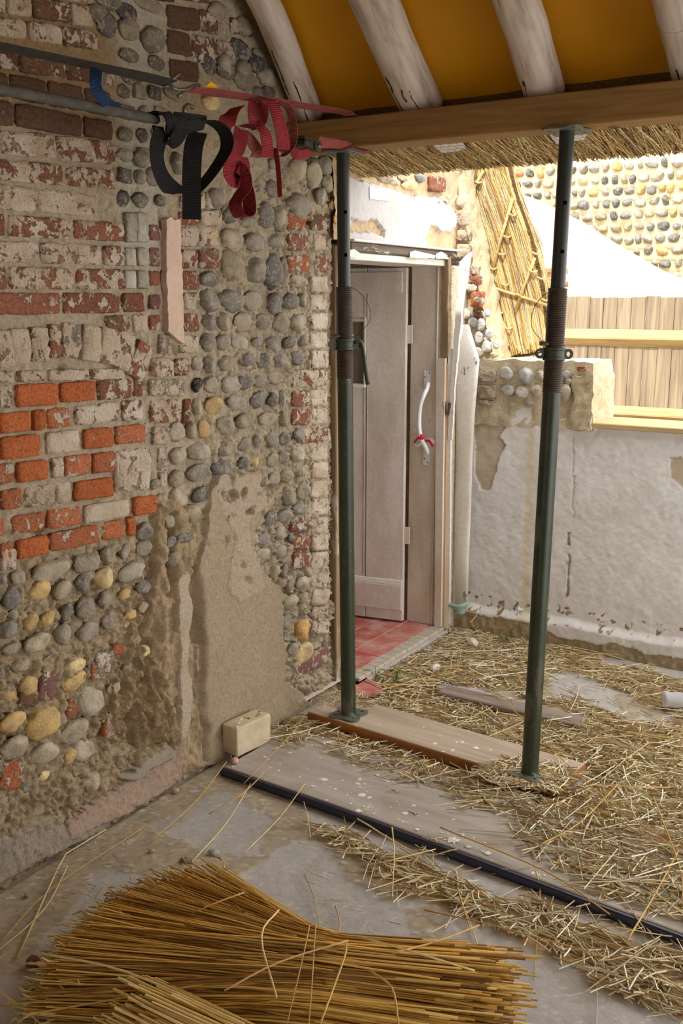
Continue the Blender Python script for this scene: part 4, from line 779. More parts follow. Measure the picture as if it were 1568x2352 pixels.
for k, (pp, rad) in enumerate(RAFT):
    pts = [slope(*p) for p in pp]; d = (pts[0] - pts[1]); d[0] *= .3; d /= np.linalg.norm(d); d[1], d[2] = -math.cos(R_(40)), math.sin(R_(40))
    up = [pts[0] + d * t for t in (3.35, 2.2, 1.2, .5)]; bend = np.array((random.uniform(-.03, .03), 0, 0)); path = smoothpath(up + pts, 4); n = len(path); base = path[-1]
    r = empty('rafter', base, lab[k], 'rafter', 'whitewashed rafter poles'); X0 = (path[0] - path[-1]); X0 /= np.linalg.norm(X0); Yx = np.array((1.0, 0, 0)); Yx -= X0 * (Yx @ X0); Yx /= np.linalg.norm(Yx); Zx = np.cross(X0, Yx); B = np.stack([X0, Yx, Zx], 1); r.matrix_world = Matrix([[*B[i], base[i]] for i in range(3)] + [[0, 0, 0, 1]])
    L = (path - base) @ B; bm = bmesh.new(); rings = []; m = 20; NS = 70; ts = np.linspace(0, 1, NS); Li = np.stack([np.interp(ts, np.linspace(0, 1, n), L[:, j]) for j in range(3)], 1)
    for i in range(NS):
        ring = []
        for j in range(m):
            a = 2 * math.pi * j / m; q = np.array([[Li[i, 0] * 1.2, math.cos(a) * .35 + k, math.sin(a) * .35]]); rr = rad * (1 + .10 * fbm(q, 2.0, 3, 400 + k)[0] + .03 * fbm(q, 9, 2, 410 + k)[0]); ring.append(bm.verts.new(Li[i] + np.array((0, math.cos(a) * rr, math.sin(a) * rr * .86))))
        rings.append(ring)
    for i in range(NS - 1):
        for j in range(m): bm.faces.new((rings[i][j], rings[i][(j + 1) % m], rings[i + 1][(j + 1) % m], rings[i + 1][j]))
    bm.faces.new(rings[0][::-1]); bm.faces.new(rings[-1]); bm_obj('pole', bm, MAT_RAFTER, r, True)
    # shakes: dark splits lying in the underside
    sg = {0: [(-.40, .0, .62), (.35, .45, 1.0)], 1: [(-.55, .35, 1.0), (.35, .55, 1.0), (0, .52, .70)], 2: [(-.5, .48, .99), (-.25, .78, 1.0)], 3: [(-.45, .4, 1.0)]}[k]
    side = -1 if Zx[2] > 0 else 1
    for (ph, t0, t1) in sg:
        q = []; rr_ = []
        for s in np.linspace(.74 + .26 * max(0, t0), .74 + .26 * t1, 26):
            c0 = np.array([np.interp(s, ts, Li[:, j]) for j in range(3)]); a = ph + .12 * fbm(np.array([[s * 30, k, ph]]), 1, 3, 430)[0]; f = rad * 1.005
            q.append(c0 + np.array((0, math.sin(a) * f, side * math.cos(a) * f * .86))); rr_.append(.0016 + .0028 * abs(fbm(np.array([[s * 40, 3, ph]]), 1, 2, 431)[0]) * (1.6 if (k == 2) else 1))
        bm = bmesh.new(); btube(bm, q, rr_, 5); bm_obj('shake', bm, MAT_CRACK, r)
def build_ceiling():
    u = np.linspace(-2.45, 2.4, 160); v = np.linspace(0.55, 3.42, 80)
    def fn(U, V):
        P = np.stack([U, V, np.zeros(len(U))], 1); z = RZ(V) + .055 / math.cos(R_(40)) + .010 * fbm(P, 1.8, 3, 450) + .006 * fbm(P, 6, 3, 451); z = np.where(V > 3.30, z - (V - 3.30) * .25, z); return np.stack([U, V, z], 1)
    o = link('ceiling', grid_mesh('ceiling', u, v, fn), MAT_SHEET); tag(o, 'amber yellow roof membrane stretched behind the rafters', 'ceiling', kind='structure')
build_ceiling()
def prism_x(name, prof, x0, x1, mat, parent=None):
    bm = bmesh.new(); a = [bm.verts.new((x0, y, z)) for y, z in prof]; b = [bm.verts.new((x1, y, z)) for y, z in prof]; n = len(prof)
    bm.faces.new(a[::-1]); bm.faces.new(b)
    for i in range(n): bm.faces.new((a[i], a[(i + 1) % n], b[(i + 1) % n], b[i]))
    return bm_obj(name, bm, mat, parent)
roof = prism_x('roof', [(3.385, 2.318), (3.735, 2.222), (3.80, 2.245), (3.88, 2.42), (0.55, 5.25), (-2.3, 2.9), (-2.3, 2.55), (0.55, 4.90), (3.30, 2.575), (3.385, 2.49)], -2.6, 2.5, MAT_THATCH_BED)
tag(roof, 'thatched roof whose reed eave hangs beyond the beam', 'roof', kind='structure')
box_obj('gable_light_block', (2.5, 0.6, 2.05), (2.62, 3.42, 5.0), MAT_CORE, tag(box_obj('wall_right_light_block', (2.5, -2.25, -.02), (2.62, 0.6, 5.0), m_plain('side_wall_limewash', (214, 204, 188), .9, .06), None, 0), 'unseen limewashed side wall added to cut daylight from the right', 'wall', kind='structure'), 0)  # unseen side wall and upper gable, added to block high daylight
tag(box_obj('wall_back_sun_block', (-2.4, -2.25, -.02), (2.5, -2.1, 2.75), m_plain('back_wall_limewash', (214, 204, 188), .9, .06), None, 0), 'unseen limewashed wall added behind the camera to stop the sun', 'wall', kind='structure')  # unseen rear wall, added to keep sun and rear light out
def strawcols(n, base, var=.22):
    b = np.array([C3(*c) for c in base]); c = b[rng.integers(0, len(b), n)]; return np.clip(c * (1 + var * rng.uniform(-1, 1, (n, 1))), .01, 1)
REED = [(230, 200, 138), (214, 176, 108), (176, 138, 78), (242, 222, 168), (116, 86, 48)]
def eave_reeds():
    n = 2600; x = rng.uniform(-2.26, 0.35, n); y0 = rng.uniform(3.36, 3.60, n); y1 = np.minimum(rng.uniform(3.66, 3.765, n), 3.765); zb = lambda y: 2.318 + (y - 3.385) * (2.222 - 2.318) / .35
    sx = rng.normal(0.015, .03, n); off = rng.uniform(.0, .008, n); P = np.zeros((n, 3, 3))
    for k, t in enumerate((0, .5, 1)):
        y = y0 + (y1 - y0) * t; P[:, k, 0] = x + sx * t; P[:, k, 1] = y; P[:, k, 2] = zb(y) - off + .001
    V, F, c = strands(P, rng.uniform(.0016, .0036, n), strawcols(n, REED, .35)); m = 2600; x = rng.uniform(-2.26, .35, m); t = rng.uniform(0, 1, m); a = np.stack([x, 3.735 + .065 * t, 2.222 + .023 * t], 1); a2 = a + np.stack([rng.normal(0, .004, m), rng.uniform(.0, .012, m), -rng.uniform(.002, .014, m)], 1)
    V2, F2, c2 = strands(np.stack([a, a2], 1), rng.uniform(.0013, .0024, m), strawcols(m, [(206, 172, 104), (180, 142, 78), (220, 192, 130)]))
    o = link('reed_layer', mesh_np('reed_layer', np.concatenate([V, V2]), np.concatenate([F, F2 + len(V)]), np.concatenate([c, c2])), MAT_STRAW, roof); o['kind'] = 'stuff'
eave_reeds()
def netting(name, origin, ex, ey, nx, ny, cell, parent, bulge=None):
    """hexagonal wire netting on a parallelogram"""
    E = []
    w = cell; hgt = cell * .86
    for j in range(ny):
        for i in range(nx):
            x0 = i * w + (w / 2 if j % 2 else 0); y0 = j * hgt * .87
            E += [((x0, y0), (x0 + w / 2, y0 + hgt * .3)), ((x0 + w / 2, y0 + hgt * .3), (x0 + w, y0)), ((x0 + w / 2, y0 + hgt * .3), (x0 + w / 2, y0 + hgt * .87))]
    E = np.array(E); jit = lambda q: fbm(np.c_[q, np.zeros(len(q))], 30, 2, 470)[:, None] * .004
    o = np.array(origin); A = np.array(ex); B = np.array(ey); P = np.stack([o + (E[:, k, 0:1] + jit(E[:, k])) * A + (E[:, k, 1:2] + jit(E[:, k] + 5)) * B for k in (0, 1)], 1)
    if bulge is not None: P = bulge(P)
    V, F, _ = strands(P, np.full(len(P), .00055), np.ones((len(P), 3))); ob = link(name, mesh_np(name, V, F), MAT_WIRE, parent); ob['kind'] = 'stuff'; return ob
netting('wire_netting', (-2.25, 3.40, 2.302), (1, 0, 0), (0, .964, -.265), 62, 15, .032, roof)
for q, lb in (([(995,332),(1062,326),(1070,338),(1050,346),(1015,350)], 'white paper scrap caught in the eave netting midway between the props'), ([(1262,308),(1352,300),(1340,320),(1300,324),(1278,330)], 'white paper scrap behind the top plate of a prop')):
    n_ = np.array((0, -.265, -.964)); p = [onp(a, b, (0, 3.42, 2.300), n_) for a, b in q]; bm = bmesh.new(); a = [bm.verts.new(v) for v in p]; b = [bm.verts.new(v + n_ * .003) for v in p]; k = len(p)
    bm.faces.new(a); bm.faces.new(b[::-1])
    for i in range(k): bm.faces.new((a[i], a[(i + 1) % k], b[(i + 1) % k], b[i]))
    tag(bm_obj('paper_scrap', bm, MAT_WHITEPAINT), lb, 'scrap')

# ---- the next roof: a steep hip of thatch coming down behind the far wall
YT = 4.95
thatch = empty('thatched_roof_end', ony(1200, 815, YT), 'steep thatched roof end pegged with hazel rods beyond the far wall', 'thatch')
LE = [(1030,340),(1042,395),(1062,470),(1085,560),(1120,720),(1150,822)]; RE = [(1165,340),(1174,388),(1190,450),(1222,540),(1250,660),(1264,805)]
def thatch_body():
    ring = LE + [(1200, 822)] + RE[::-1]; bm = bmesh.new(); rows = []
    for d, s in ((.004, 0), (.10, .03), (.22, .10), (.40, .24), (.6, .42)): rows.append([bm.verts.new(ony(a, b, YT) + np.array((-s, d, -s * .1))) for a, b in ring])
    n = len(ring); bm.faces.new(rows[0][::-1]); bm.faces.new(rows[-1])
    for i in range(4):
        for j in range(n): bm.faces.new((rows[i][j], rows[i][(j + 1) % n], rows[i + 1][(j + 1) % n], rows[i + 1][j]))
    return bm_obj('thatch_body', bm, MAT_THATCH_BED)
body = thatch_body(); under(body, thatch)
def lerp_path(E, t):
    E = np.array(E, float); k = t * (len(E) - 1); i = min(int(k), len(E) - 2); return E[i] + (E[i + 1] - E[i]) * (k - i)
def hip_reeds():
    n = 4200; Pp = np.zeros((n, 5, 3)); s = rng.uniform(0, 1, n); t0 = rng.uniform(0, .75, n); ln = rng.uniform(.25, .5, n); dr = rng.normal(.05, .05, n)
    for i in range(n):
        t1 = min(t0[i] + ln[i], rng.uniform(.96, 1.0)); off = rng.uniform(.0, .016)
        for k in range(5):
            t = t0[i] + (t1 - t0[i]) * k / 4; ss = min(max(s[i] + dr[i] * (k / 4 - .5), -.01), 1.06); a, b = lerp_path(LE, t), lerp_path(RE, t); p = a + (b - a) * ss; bulge = .05 * (1 - (2 * ss - 1) ** 2); Pp[i, k] = ony(p[0], p[1], YT - off) + (np.array((-.02, .12, 0)) * max(0, ss - .9) * 6)
    V, F, c = strands(Pp, rng.uniform(.0014, .0034, n), strawcols(n, [(214, 182, 116), (200, 162, 92), (232, 206, 148), (150, 114, 62), (190, 178, 152)], .3)); o = link('reed_layer', mesh_np('reed_layer', V, F, c), MAT_STRAW); o['kind'] = 'stuff'; under(o, thatch)
hip_reeds()
for a, b in (((1110,392),(1062,482)), ((1177,456),(1125,640)), ((1228,592),(1183,714)), ((1112,655),(1258,702))):
    bm = bmesh.new(); p, q = ony(*a, YT - .028), ony(*b, YT - .028); btube(bm, [p, (p + q) / 2 + np.array((0, -.004, .002)), q], [.0085, .0075, .008], 8); under(bm_obj('hazel_rod', bm, MAT_SPAR, None, True), thatch)
for a in ((1076,450),(1096,420),(1095,538),(1162,545),(1150,585),(1130,618),(1158,655),(1190,678),(1222,625),(1228,583),(1175,495),(1250,690),(1145,720),(1165,755),(1240,640)):
    bm = bmesh.new(); p = ony(*a, YT - .034); w = .018; btube(bm, smoothpath([p + np.array((-w, .02, -.004)), p + np.array((-w * .5, -.006, .006)), p + np.array((w * .5, -.006, -.002)), p + np.array((w, .02, .006))], 4), .0055, 6); under(bm_obj('twisted_spar', bm, MAT_SPAR, None, True), thatch)
nt = netting('wire_netting', ony(1030, 340, YT - .03), (1, 0, 0), (.28, 0, -.96), 14, 40, .030, None, None); under(nt, thatch)

# ================================================================== OUTSIDE
YF = 7.0
fence = empty('garden_fence', (ony(1290, 760, YF)[0], YF, 0), 'weathered vertical board fence with two arris rails beyond the far wall', 'fence')
ftop = ony(1430, 681, YF)[2]; x = -3.4; fb = []
while x < 0.6:
    w = random.uniform(.092, .104); o = box_obj('board', (x, YF + random.uniform(0, .008), 0), (x + w - .003, YF + .02, ftop + random.uniform(-.008, .004)), MAT_FENCE, None, .002); under(o, fence); x += w
for (ya, yb) in ((757, 797), (934, 968)):
    za, zb = ony(1470, ya, YF)[2], ony(1470, yb, YF)[2]; zm = (za + zb) / 2 + .005; o = prism_x('arris_rail', [(YF + .001, za), (YF - .05, zm), (YF - .05, zm - .012), (YF + .001, zb)], -3.4, .6, MAT_RAIL); under(o, fence)
YW = 9.2
def far_flint_wall():
    u = np.arange(-4.6, -.9, .025); v = np.arange(0.0, 4.4, .025); pitch = .105
    U, V = np.meshgrid(u, v, indexing='ij'); P = np.stack([U.ravel(), np.full(U.size, YW), V.ravel()], 1); a = fbm(P, 8, 4, 601); b = fbm(P, 30, 3, 602)
    ph = np.abs(((P[:, 2] + .012 * a) / pitch) % 1 - .5); h = .014 * a + .008 * b + .03 * sstep(.36, .5, ph); P[:, 1] -= h
    c = C_(232, 214, 170) * (1 + .16 * b + .08 * a)[:, None]; nu, nv = len(u), len(v); i = np.arange(nu * nv).reshape(nu, nv); F = np.stack([i[:-1, :-1], i[1:, :-1], i[1:, 1:], i[:-1, 1:]], -1).reshape(-1, 4)
    o = link('wall_garden', mesh_np('wall_garden', P, F, np.clip(c, .01, 1), True), MAT_WALL); tag(o, 'sunlit garden wall of flint cobbles in mortared rows', 'wall', kind='structure')
    box_obj('wall_core', (-4.6, YW + .04, 0), (-.9, YW + .4, 4.4), MAT_CORE, o, 0); n = 0
    for r in range(15, 33):
        z = (r + .5) * pitch - pitch / 2 + pitch * .5; xx = -4.1 + random.uniform(0, .05)
        while xx < -2.0:
            w = random.uniform(.05, .12); hh = random.uniform(.055, .085); px, py = proj(np.array([[xx + w / 2, YW, z]]))
            if 1150 < px[0] < 1590 and py[0] > 365 and py[0] < 690:
                ob = link('flint', random.choice(FLINTS), None, o); n += 1; cc = C_(*random.choice([(128,126,124),(150,146,138),(108,108,112),(172,160,132),(180,148,96),(144,136,124),(84,86,92)])) * random.uniform(.85, 1.15)
                if random.random() < .03: cc = C_(190, 120, 84)
                ob.matrix_world = Matrix.Translation((xx + w / 2, YW - .022, z + random.uniform(-.008, .008))) @ Matrix.Rotation(random.uniform(-.3, .3), 4, 'Y') @ Matrix.Diagonal((w, .085, hh, 1)); ob.color = (*cc, 1)
            xx += w + random.uniform(.008, .03)
    return o
far_flint_wall()
MAT_WHITESHEET = m_plain('bright_white_sheeting', (244, 243, 240), .7, .02, 3, .004)
lt = slab_px('sheeted_lean_to', [(1120,425),(1186,448),(1230,468),(1300,505),(1360,545),(1420,580),(1480,615),(1515,632),(1545,638),(1551,650),(1552,690),(1552,1050),(1120,1050)], 8.3, -.5, 0, MAT_WHITESHEET, None, 2.0, 9, 'y'); tag(lt, 'bright white sheeting hung over a sloping lean-to above the fence', 'sheeting')
bp = empty('brick_pier', ony(1262, 660, 7.7), 'small orange brick pier showing beside the white sheeting', 'pier'); 
for r in range(16):
    for k in range(2):
        p = ony(1246 + k * 26 - (13 if r % 2 else 0), 615 + r * 15.5, 7.7); q = ony(1270 + k * 26 - (13 if r % 2 else 0), 615 + r * 15.5, 7.7); s = ony(1246 + k * 26 - (13 if r % 2 else 0), 628 + r * 15.5, 7.7)
        ob = put_brick(None, p, q, s, color=random.choice([(200, 120, 84), (214, 150, 110)]), paint=.3, nrm=(0, -1, 0), depth=.1); under(ob, bp)
bpm = box_obj('mortar_core', (ony(1240, 870, 7.72)[0], 7.72, -.02), ony(1292, 612, 7.82), m_plain('pier_mortar', (220, 206, 176), .9, .08), None, 0); under(bpm, bp)
# ================================================================== STEEL PROPS
def prop(name_label, base, top, zc, handle, pin_side, plate_rot):
    base = np.array(base); top = np.array(top); ax = Vector(top - base); L = ax.length; e = empty('steel_prop', base, name_label, 'prop', 'adjustable steel props under the beam'); zz = ax.normalized(); xx = Vector((math.cos(plate_rot), math.sin(plate_rot), 0)); yv = zz.cross(xx).normalized(); xx = yv.cross(zz); e.rotation_mode = 'QUATERNION'; e.rotation_quaternion = Matrix((xx, yv, zz)).transposed().to_quaternion()
    def lob(r, a, n=48, m=4): return [((r + a * math.cos(m * t)) * math.cos(t), (r + a * math.cos(m * t)) * math.sin(t)) for t in [2 * math.pi * i / n for i in range(n)]]
    holes = [circ(.058 * math.cos(t), .058 * math.sin(t), .0065, 8) for t in [k * math.pi / 2 for k in range(4)]] + [circ(.044 * math.cos(t), .044 * math.sin(t), .0055, 8) for t in [k * math.pi / 2 + math.pi / 4 for k in range(4)]]
    bm_obj('base_plate', plate_bm(lob(.071, .013), holes, .006), MAT_PLATE, e); bm_obj('top_plate', plate_bm(lob(.071, .013), holes, .006, Matrix.Translation((0, 0, L - .006))), MAT_PLATE, e)
    bm = bmesh.new(); blathe(bm, [(.034, .006), (.0305, .010), (.0302, .02), (.0302, zc - .13)], 28); bm_obj('outer_tube', bm, MAT_PROP, e, True, 40)
    pr = []; z = zc - .13
    while z < zc + .215: pr += [(.0300, z), (.0322, z + .0025), (.0322, z + .0045), (.0300, z + .007)]; z += .0075
    bm = bmesh.new(); blathe(bm, pr, 24); bm_obj('threaded_sleeve', bm, MAT_THREAD, e, True, 30)
    bm = bmesh.new(); bbox(bm, (-.0305, -.004, zc + .12), (.004, .012, .17)); bm_obj('pin_slot', bm, MAT_INNER, e)
    zs = [zc + .2] + [q for k in range(2) for q in (zc + .325 + k * .155, zc + .337 + k * .155)] + [L - .006]; NJ = 36; bm = bmesh.new(); rings = [[bm.verts.new((.0242 * math.cos(2 * math.pi * (j + .5) / NJ), .0242 * math.sin(2 * math.pi * (j + .5) / NJ), z)) for j in range(NJ)] for z in zs]
    for i in range(len(zs) - 1):
        for j in range(NJ):
            a = 2 * math.pi * (j + 1) / NJ
            if i % 2 == 1 and abs(math.sin(a)) > math.cos(.19): continue          # pin holes drilled right through
            bm.faces.new((rings[i][j], rings[i][(j + 1) % NJ], rings[i + 1][(j + 1) % NJ], rings[i + 1][j]))
    bm_obj('inner_tube', bm, MAT_INNER, e, True, 40)
    # collar nut with its lugs
    bm = bmesh.new(); blathe(bm, [(.033, zc - .024), (.0375, zc - .021), (.0375, zc - .012), (.0355, zc - .010), (.0355, zc + .010), (.0385, zc + .012), (.0385, zc + .020), (.033, zc + .023)], 24); c = bm_obj('collar_nut', bm, MAT_GREEN, e, True, 35)
    for sd in (-1, 1):
        bm = plate_bm(circ(sd * .047, 0, .0175, 18), [circ(sd * .049, 0, .0085, 12)], .013, Matrix.Translation((0, .0065, zc)) @ Matrix.Rotation(math.pi / 2, 4, 'X')); bm_obj('lug', bm, MAT_GREEN, c)
    if handle:
        bm = bmesh.new(); btube(bm, smoothpath([(.035, -.012, zc + .010), (.058, -.014, zc + .008), (.068, -.016, zc - .02), (.074, -.018, zc - .07), (.086, -.02, zc - .155)], 6), .0085, 10); bm_obj('handle', bm, MAT_GREEN, c, True)
    bm = bmesh.new(); btube(bm, [(-.055, -.02, zc + .032), (.034, .006, zc + .032)], .0075, 10); p = bm_obj('pin', bm, MAT_STEEL, e, True)
    s = pin_side; bm = bmesh.new(); btube(bm, smoothpath([(s * .045, -.02, zc + .035), (s * .09, -.03, zc + .085), (s * .085, -.03, zc + .15), (s * .035, -.03, zc + .205), (-s * .03, -.01, zc + .225)], 8), .0012, 5); bm_obj('pin_wire', bm, MAT_DARKSTEEL, p, True)
    return e
PZ = 0.046
prop('green steel prop standing close to the doorway, its handle hanging down', fl(800, 1641, PZ), ony(787, 349, 3.30), 1.50, True, 1, YAW + .3)
prop('leaning green steel prop at the open end of the plank, with a bare ring collar', fl(1216, 1777, PZ), ony(1302, 298, 3.285), 1.49, False, -1, YAW + .1)

# ================================================================== LASHING STRAPS
XS = -2.0
YH = XV * .80 + YV * .60; DV = np.array((-.53, .85, 0.0)); WL = DV * .7 + YH * .62; WM = DV * .55 - YH * .75
def S(px, py, dx=0.0): return onx(px, py, XS + dx)
WH = XV * .9 + ZV * .42; WVt = ZV + XV * .15
def web(name, par, pts, wv, w, mat, th=.0022, n=8):
    if not isinstance(wv, list): wv = [wv] * len(pts)
    o = bm_obj(name, ribbon_bm(pts, wv, w, th, n), mat, None, True, 40); return under(o, par)
def hook(par, pts, r=.0045): 
    bm = bmesh.new(); btube(bm, smoothpath(pts, 6), r, 8); return under(bm_obj('hook', bm, MAT_STEEL, None, True), par)
sa = empty('webbing_strap', S(200, 150), 'dark grey webbing strap running high along the brick wall to a steel claw hook', 'strap')
web('webbing', sa, [S(-420, 10), S(-120, 78), S(0, 106), S(210, 150), S(330, 176), S(392, 192)], [XV + ZV * .12] * 4 + [XV + ZV * .2] * 2, .05, MAT_WEB_DARK)
for k in (0, 1): hook(sa, [S(386, 190 + 6 * k), S(398, 180 + 4 * k, .01), S(412, 168 + 10 * k, .015)] if not k else [S(388, 192), S(402, 204, .012), S(425, 205, .015), S(446, 196, .0), S(458, 196, -.01)], .005)
hook(sa, [S(408, 222, .01), S(418, 215, .014), S(430, 205, .0), S(438, 200, -.01)], .005)
sb = empty('red_webbing_strap', S(640, 235), 'faded red webbing strap pulled tight over the top of the beam', 'strap')
BT, BB = 2.361, 2.252
p_top = np.array((XS, 3.30, BT)); web('webbing', sb, [S(440, 205), S(470, 210), S(560, 222), S(690, 242), S(790, 258), np.array((XS, 3.252, BT + .003)), np.array((XS + .004, 3.37, BT + .003))], [XV + ZV * .5, XV + ZV * .35, XV + ZV * .25, XV + ZV * .2, XV + ZV * .1, XV, XV], [.03, .045, .045, .05, .05, .05], MAT_WEB_PINK)
yt = slab_px('strap_tag', [(470,200),(482,188),(496,196),(497,202),(480,204)], XS, .0, .003, MAT_YELLOW, None); tag(yt, 'small yellow tag on the red upper strap', 'tag')
sc = empty('grey_webbing_strap', S(200, 240), 'rolled grey webbing strap ending in a black knot with hanging loops', 'strap')
bm = bmesh.new(); pts = smoothpath([S(-420, 110), S(-100, 184), S(0, 205), S(170, 237), S(360, 275)], 10); btube(bm, pts, [.0135 + .001 * math.sin(i * 1.7) for i in range(len(pts))], 12); under(bm_obj('webbing', bm, MAT_WEB_GREY, None, True), sc)
web('knot_loop', sc, [S(352, 262, -.01), S(372, 258, .03), S(390, 272, .045), S(396, 296, .04), S(384, 312, .02), S(368, 308, -.01), S(362, 290, -.02)], WL, .04, MAT_WEB_BLACK, .003)
web('knot_loop', sc, [S(395, 262, .02), S(410, 268, .045), S(418, 290, .05), S(405, 318, .045), S(385, 330, .03), S(366, 318, .0)], WL, .045, MAT_WEB_BLACK, .003)
web('knot_band', sc, [S(380, 292, .03), S(410, 298, .05), S(440, 290, .045), S(470, 284, .02)], [ZV + XV * .2, ZV, ZV, ZV + XV * .5], .034, MAT_WEB_BLACK, .004)
web('knot_band', sc, [S(400, 272, .03), S(440, 276, .04), S(470, 280, .02)], [ZV, ZV, ZV + XV * .4], .036, MAT_WEB_BLACK, .004)
web('hanging_loop', sc, [S(372, 300, .02), S(360, 345, .035), S(366, 390, .035), S(385, 425, .03), S(412, 440, .02), S(430, 444, .01)], WL, .048, MAT_WEB_BLACK)
web('hanging_loop', sc, [S(455, 278, .02), S(490, 282, .04), S(516, 305, .05), S(520, 340, .05), S(495, 385, .045), S(466, 422, .03), S(445, 440, .01)], WM, .05, MAT_WEB_BLACK)
web('tail', sc, [S(455, 304, .06), S(444, 340, .07), S(440, 400, .07), S(440, 455, .07), S(440, 504, .07)], YH, .053, MAT_WEB_BLACK)
hook(sc, [S(430, 272, .02), S(424, 258, .03), S(424, 248, .03), S(432, 242, .025), S(442, 247, .02)], .0065)
sd_ = empty('red_ratchet_strap', S(650, 300), 'bunched red ratchet strap looped beneath the beam', 'strap')
WY = YH
web('loop', sd_, [S(600, 226, .02), S(622, 232, .05), S(638, 270, .07), S(648, 310, .07), S(650, 340, .06), S(636, 346, .03)], WL, .055, MAT_WEB_RED)
web('loop', sd_, [S(640, 235, .03), S(662, 248, .05), S(674, 290, .055), S(670, 335, .05), S(645, 360, .04), S(618, 352, .02)], WM, .03, MAT_WEB_PINK)
web('fold', sd_, [S(545, 246, .03), S(530, 262, .05), S(520, 282, .045), S(512, 300, .02)], [YH + ZV * .35] * 4, .05, MAT_WEB_RED)
web('loop', sd_, [S(560, 292, .0), S(585, 288, .045), S(606, 302, .07), S(614, 335, .075), S(612, 362, .07)], WL, .05, MAT_WEB_RED)
web('loop', sd_, [S(540, 300, .01), S(566, 312, .03), S(590, 345, .04), S(586, 362, .03)], WL, .045, MAT_WEB_PINK)
web('twist', sd_, [S(556, 300, .03), S(545, 340, .06), S(530, 370, .06), S(528, 400, .055), S(545, 415, .06), S(560, 385, .07), S(555, 360, .06)], WL, .05, MAT_WEB_RED)
web('twist', sd_, [S(540, 385, .05), S(560, 400, .08), S(562, 430, .075), S(548, 452, .06), S(540, 470, .06), S(552, 496, .07), S(572, 490, .08), S(570, 450, .07), S(560, 425, .05)], WM, .05, MAT_WEB_RED)
web('loop', sd_, [S(585, 232, .0), S(580, 262, .02), S(588, 290, .02), S(604, 262, .01), S(604, 235, .0)], WL, .04, MAT_WEB_RED)
web('edge_on_tail', sd_, [S(632, 340, .06), S(638, 380, .06), S(641, 420, .06), S(643, 452, .06)], [XV * 1.0 + YH * -.6] * 4, .04, MAT_WEB_RED)
web('webbing', sd_, [S(725, 326, .01), S(790, 334), np.array((XS, 3.245, BB - .004)), np.array((XS + .004, 3.372, BB - .004))], [ZV * .7 + XV * .7, ZV * .4 + XV, XV, XV], .048, MAT_WEB_PINK)
web('webbing', sd_, [S(670, 348, .02), S(690, 356, .03), S(715, 348, .02)], [ZV + XV * .2] * 3, .03, MAT_WEB_RED)
bm = bmesh.new(); c0 = S(703, 334, .02); rot = Matrix.Rotation(-.12, 4, 'X'); bbox(bm, c0, (.05, .085, .022), rot, .004); bbox(bm, c0 + np.array((.0, -.02, .018)), (.046, .05, .010), rot, .003); rat = under(bm_obj('ratchet_body', bm, MAT_DARKSTEEL, None, True, 30), sd_)
for dx in (-.028, .028):
    bm = bmesh.new(); blathe(bm, [(.021, -.002), (.021, .002)], 20, Matrix.Translation(c0 + np.array((dx, .03, .0))) @ Matrix.Rotation(math.pi / 2, 4, 'Y')); under(bm_obj('ratchet_wheel', bm, MAT_DARKSTEEL, None), sd_)
bm = bmesh.new(); btube(bm, [c0 + np.array((-.035, .03, 0)), c0 + np.array((.036, .03, 0))], .008, 10); under(bm_obj('ratchet_drum', bm, MAT_STEEL, None, True), sd_)
bl = empty('blue_webbing_loop', S(230, 200), 'short blue webbing loop hanging between the two grey straps', 'strap'); web('webbing', bl, [S(222, 158, .01), S(219, 180, .03), S(222, 205, .035), S(238, 230, .02), S(262, 246, -.01), S(275, 248, -.02)], [YV + XV * .4, YV + XV * .5, YV + XV * .4, YV * .7 + ZV * .6, YV * .3 + ZV, ZV], .03, MAT_WEB_BLUE)

# ================================================================== ON THE FLOOR
pa, pb = fl(706, 1657, 0), fl(1280, 1836, 0); ang = math.atan2(pb[1] - pa[1], pb[0] - pa[0]); Lp = float(np.hypot(*(pb - pa)[:2]))
plank = empty('sole_plank', (pa[0], pa[1], 0), 'thick scaffold plank spotted with white paint under both props', 'plank'); plank.rotation_euler.z = ang
box_obj('top_face', (0, 0, .004), (Lp, .235, .045), MAT_PLANK_TOP, plank, .004); box_obj('front_edge', (0, -.002, .003), (Lp + .001, .012, .0425), MAT_PLANK_EDGE, plank, .003); box_obj('end_grain', (Lp - .006, -.001, .003), (Lp + .002, .236, .0425), MAT_PLANK_EDGE, plank, .002)
qa, qb = fl(508, 1780, 0), fl(1568, 2165, 0); ang = math.atan2(qb[1] - qa[1], qb[0] - qa[0]); Lq = float(np.hypot(*(qb - qa)[:2])) + .75
sheet = empty('board_sheet', (qa[0], qa[1], 0), 'long grey board splashed with white paint, edged in navy black', 'board'); sheet.rotation_euler.z = ang
bm = bmesh.new(); n = 60
V = []
for i in range(n + 1):
    x = Lq * i / n; w = .012 * math.sin(x * 2.1 + .4) ; V.append([(x, w + .004, .024), (x, .20, .026 + .002 * math.sin(x * 3)), (x, .44, .022), (x, .44, .012), (x, w + .004, .010)])
rows = [[bm.verts.new(p) for p in r] for r in V]
for i in range(n):
    for j in range(5): bm.faces.new((rows[i][j], rows[i][(j + 1) % 5], rows[i + 1][(j + 1) % 5], rows[i + 1][j]))
bm.faces.new(rows[0]); bm.faces.new(rows[-1][::-1]); bm_obj('board', bm, MAT_PLYGREY, sheet, True, 30)
bm = bmesh.new(); rows = []
for i in range(n + 1):
    x = Lq * i / n; w = .012 * math.sin(x * 2.1 + .4); rows.append([bm.verts.new((x, w + a, b)) for a, b in ((-.010, .001), (-.014, .008), (-.012, .021), (-.006, .027), (.004, .0265), (.004, .001))])
for i in range(n):
    for j in range(6): bm.faces.new((rows[i][j], rows[i][(j + 1) % 6], rows[i + 1][(j + 1) % 6], rows[i + 1][j]))
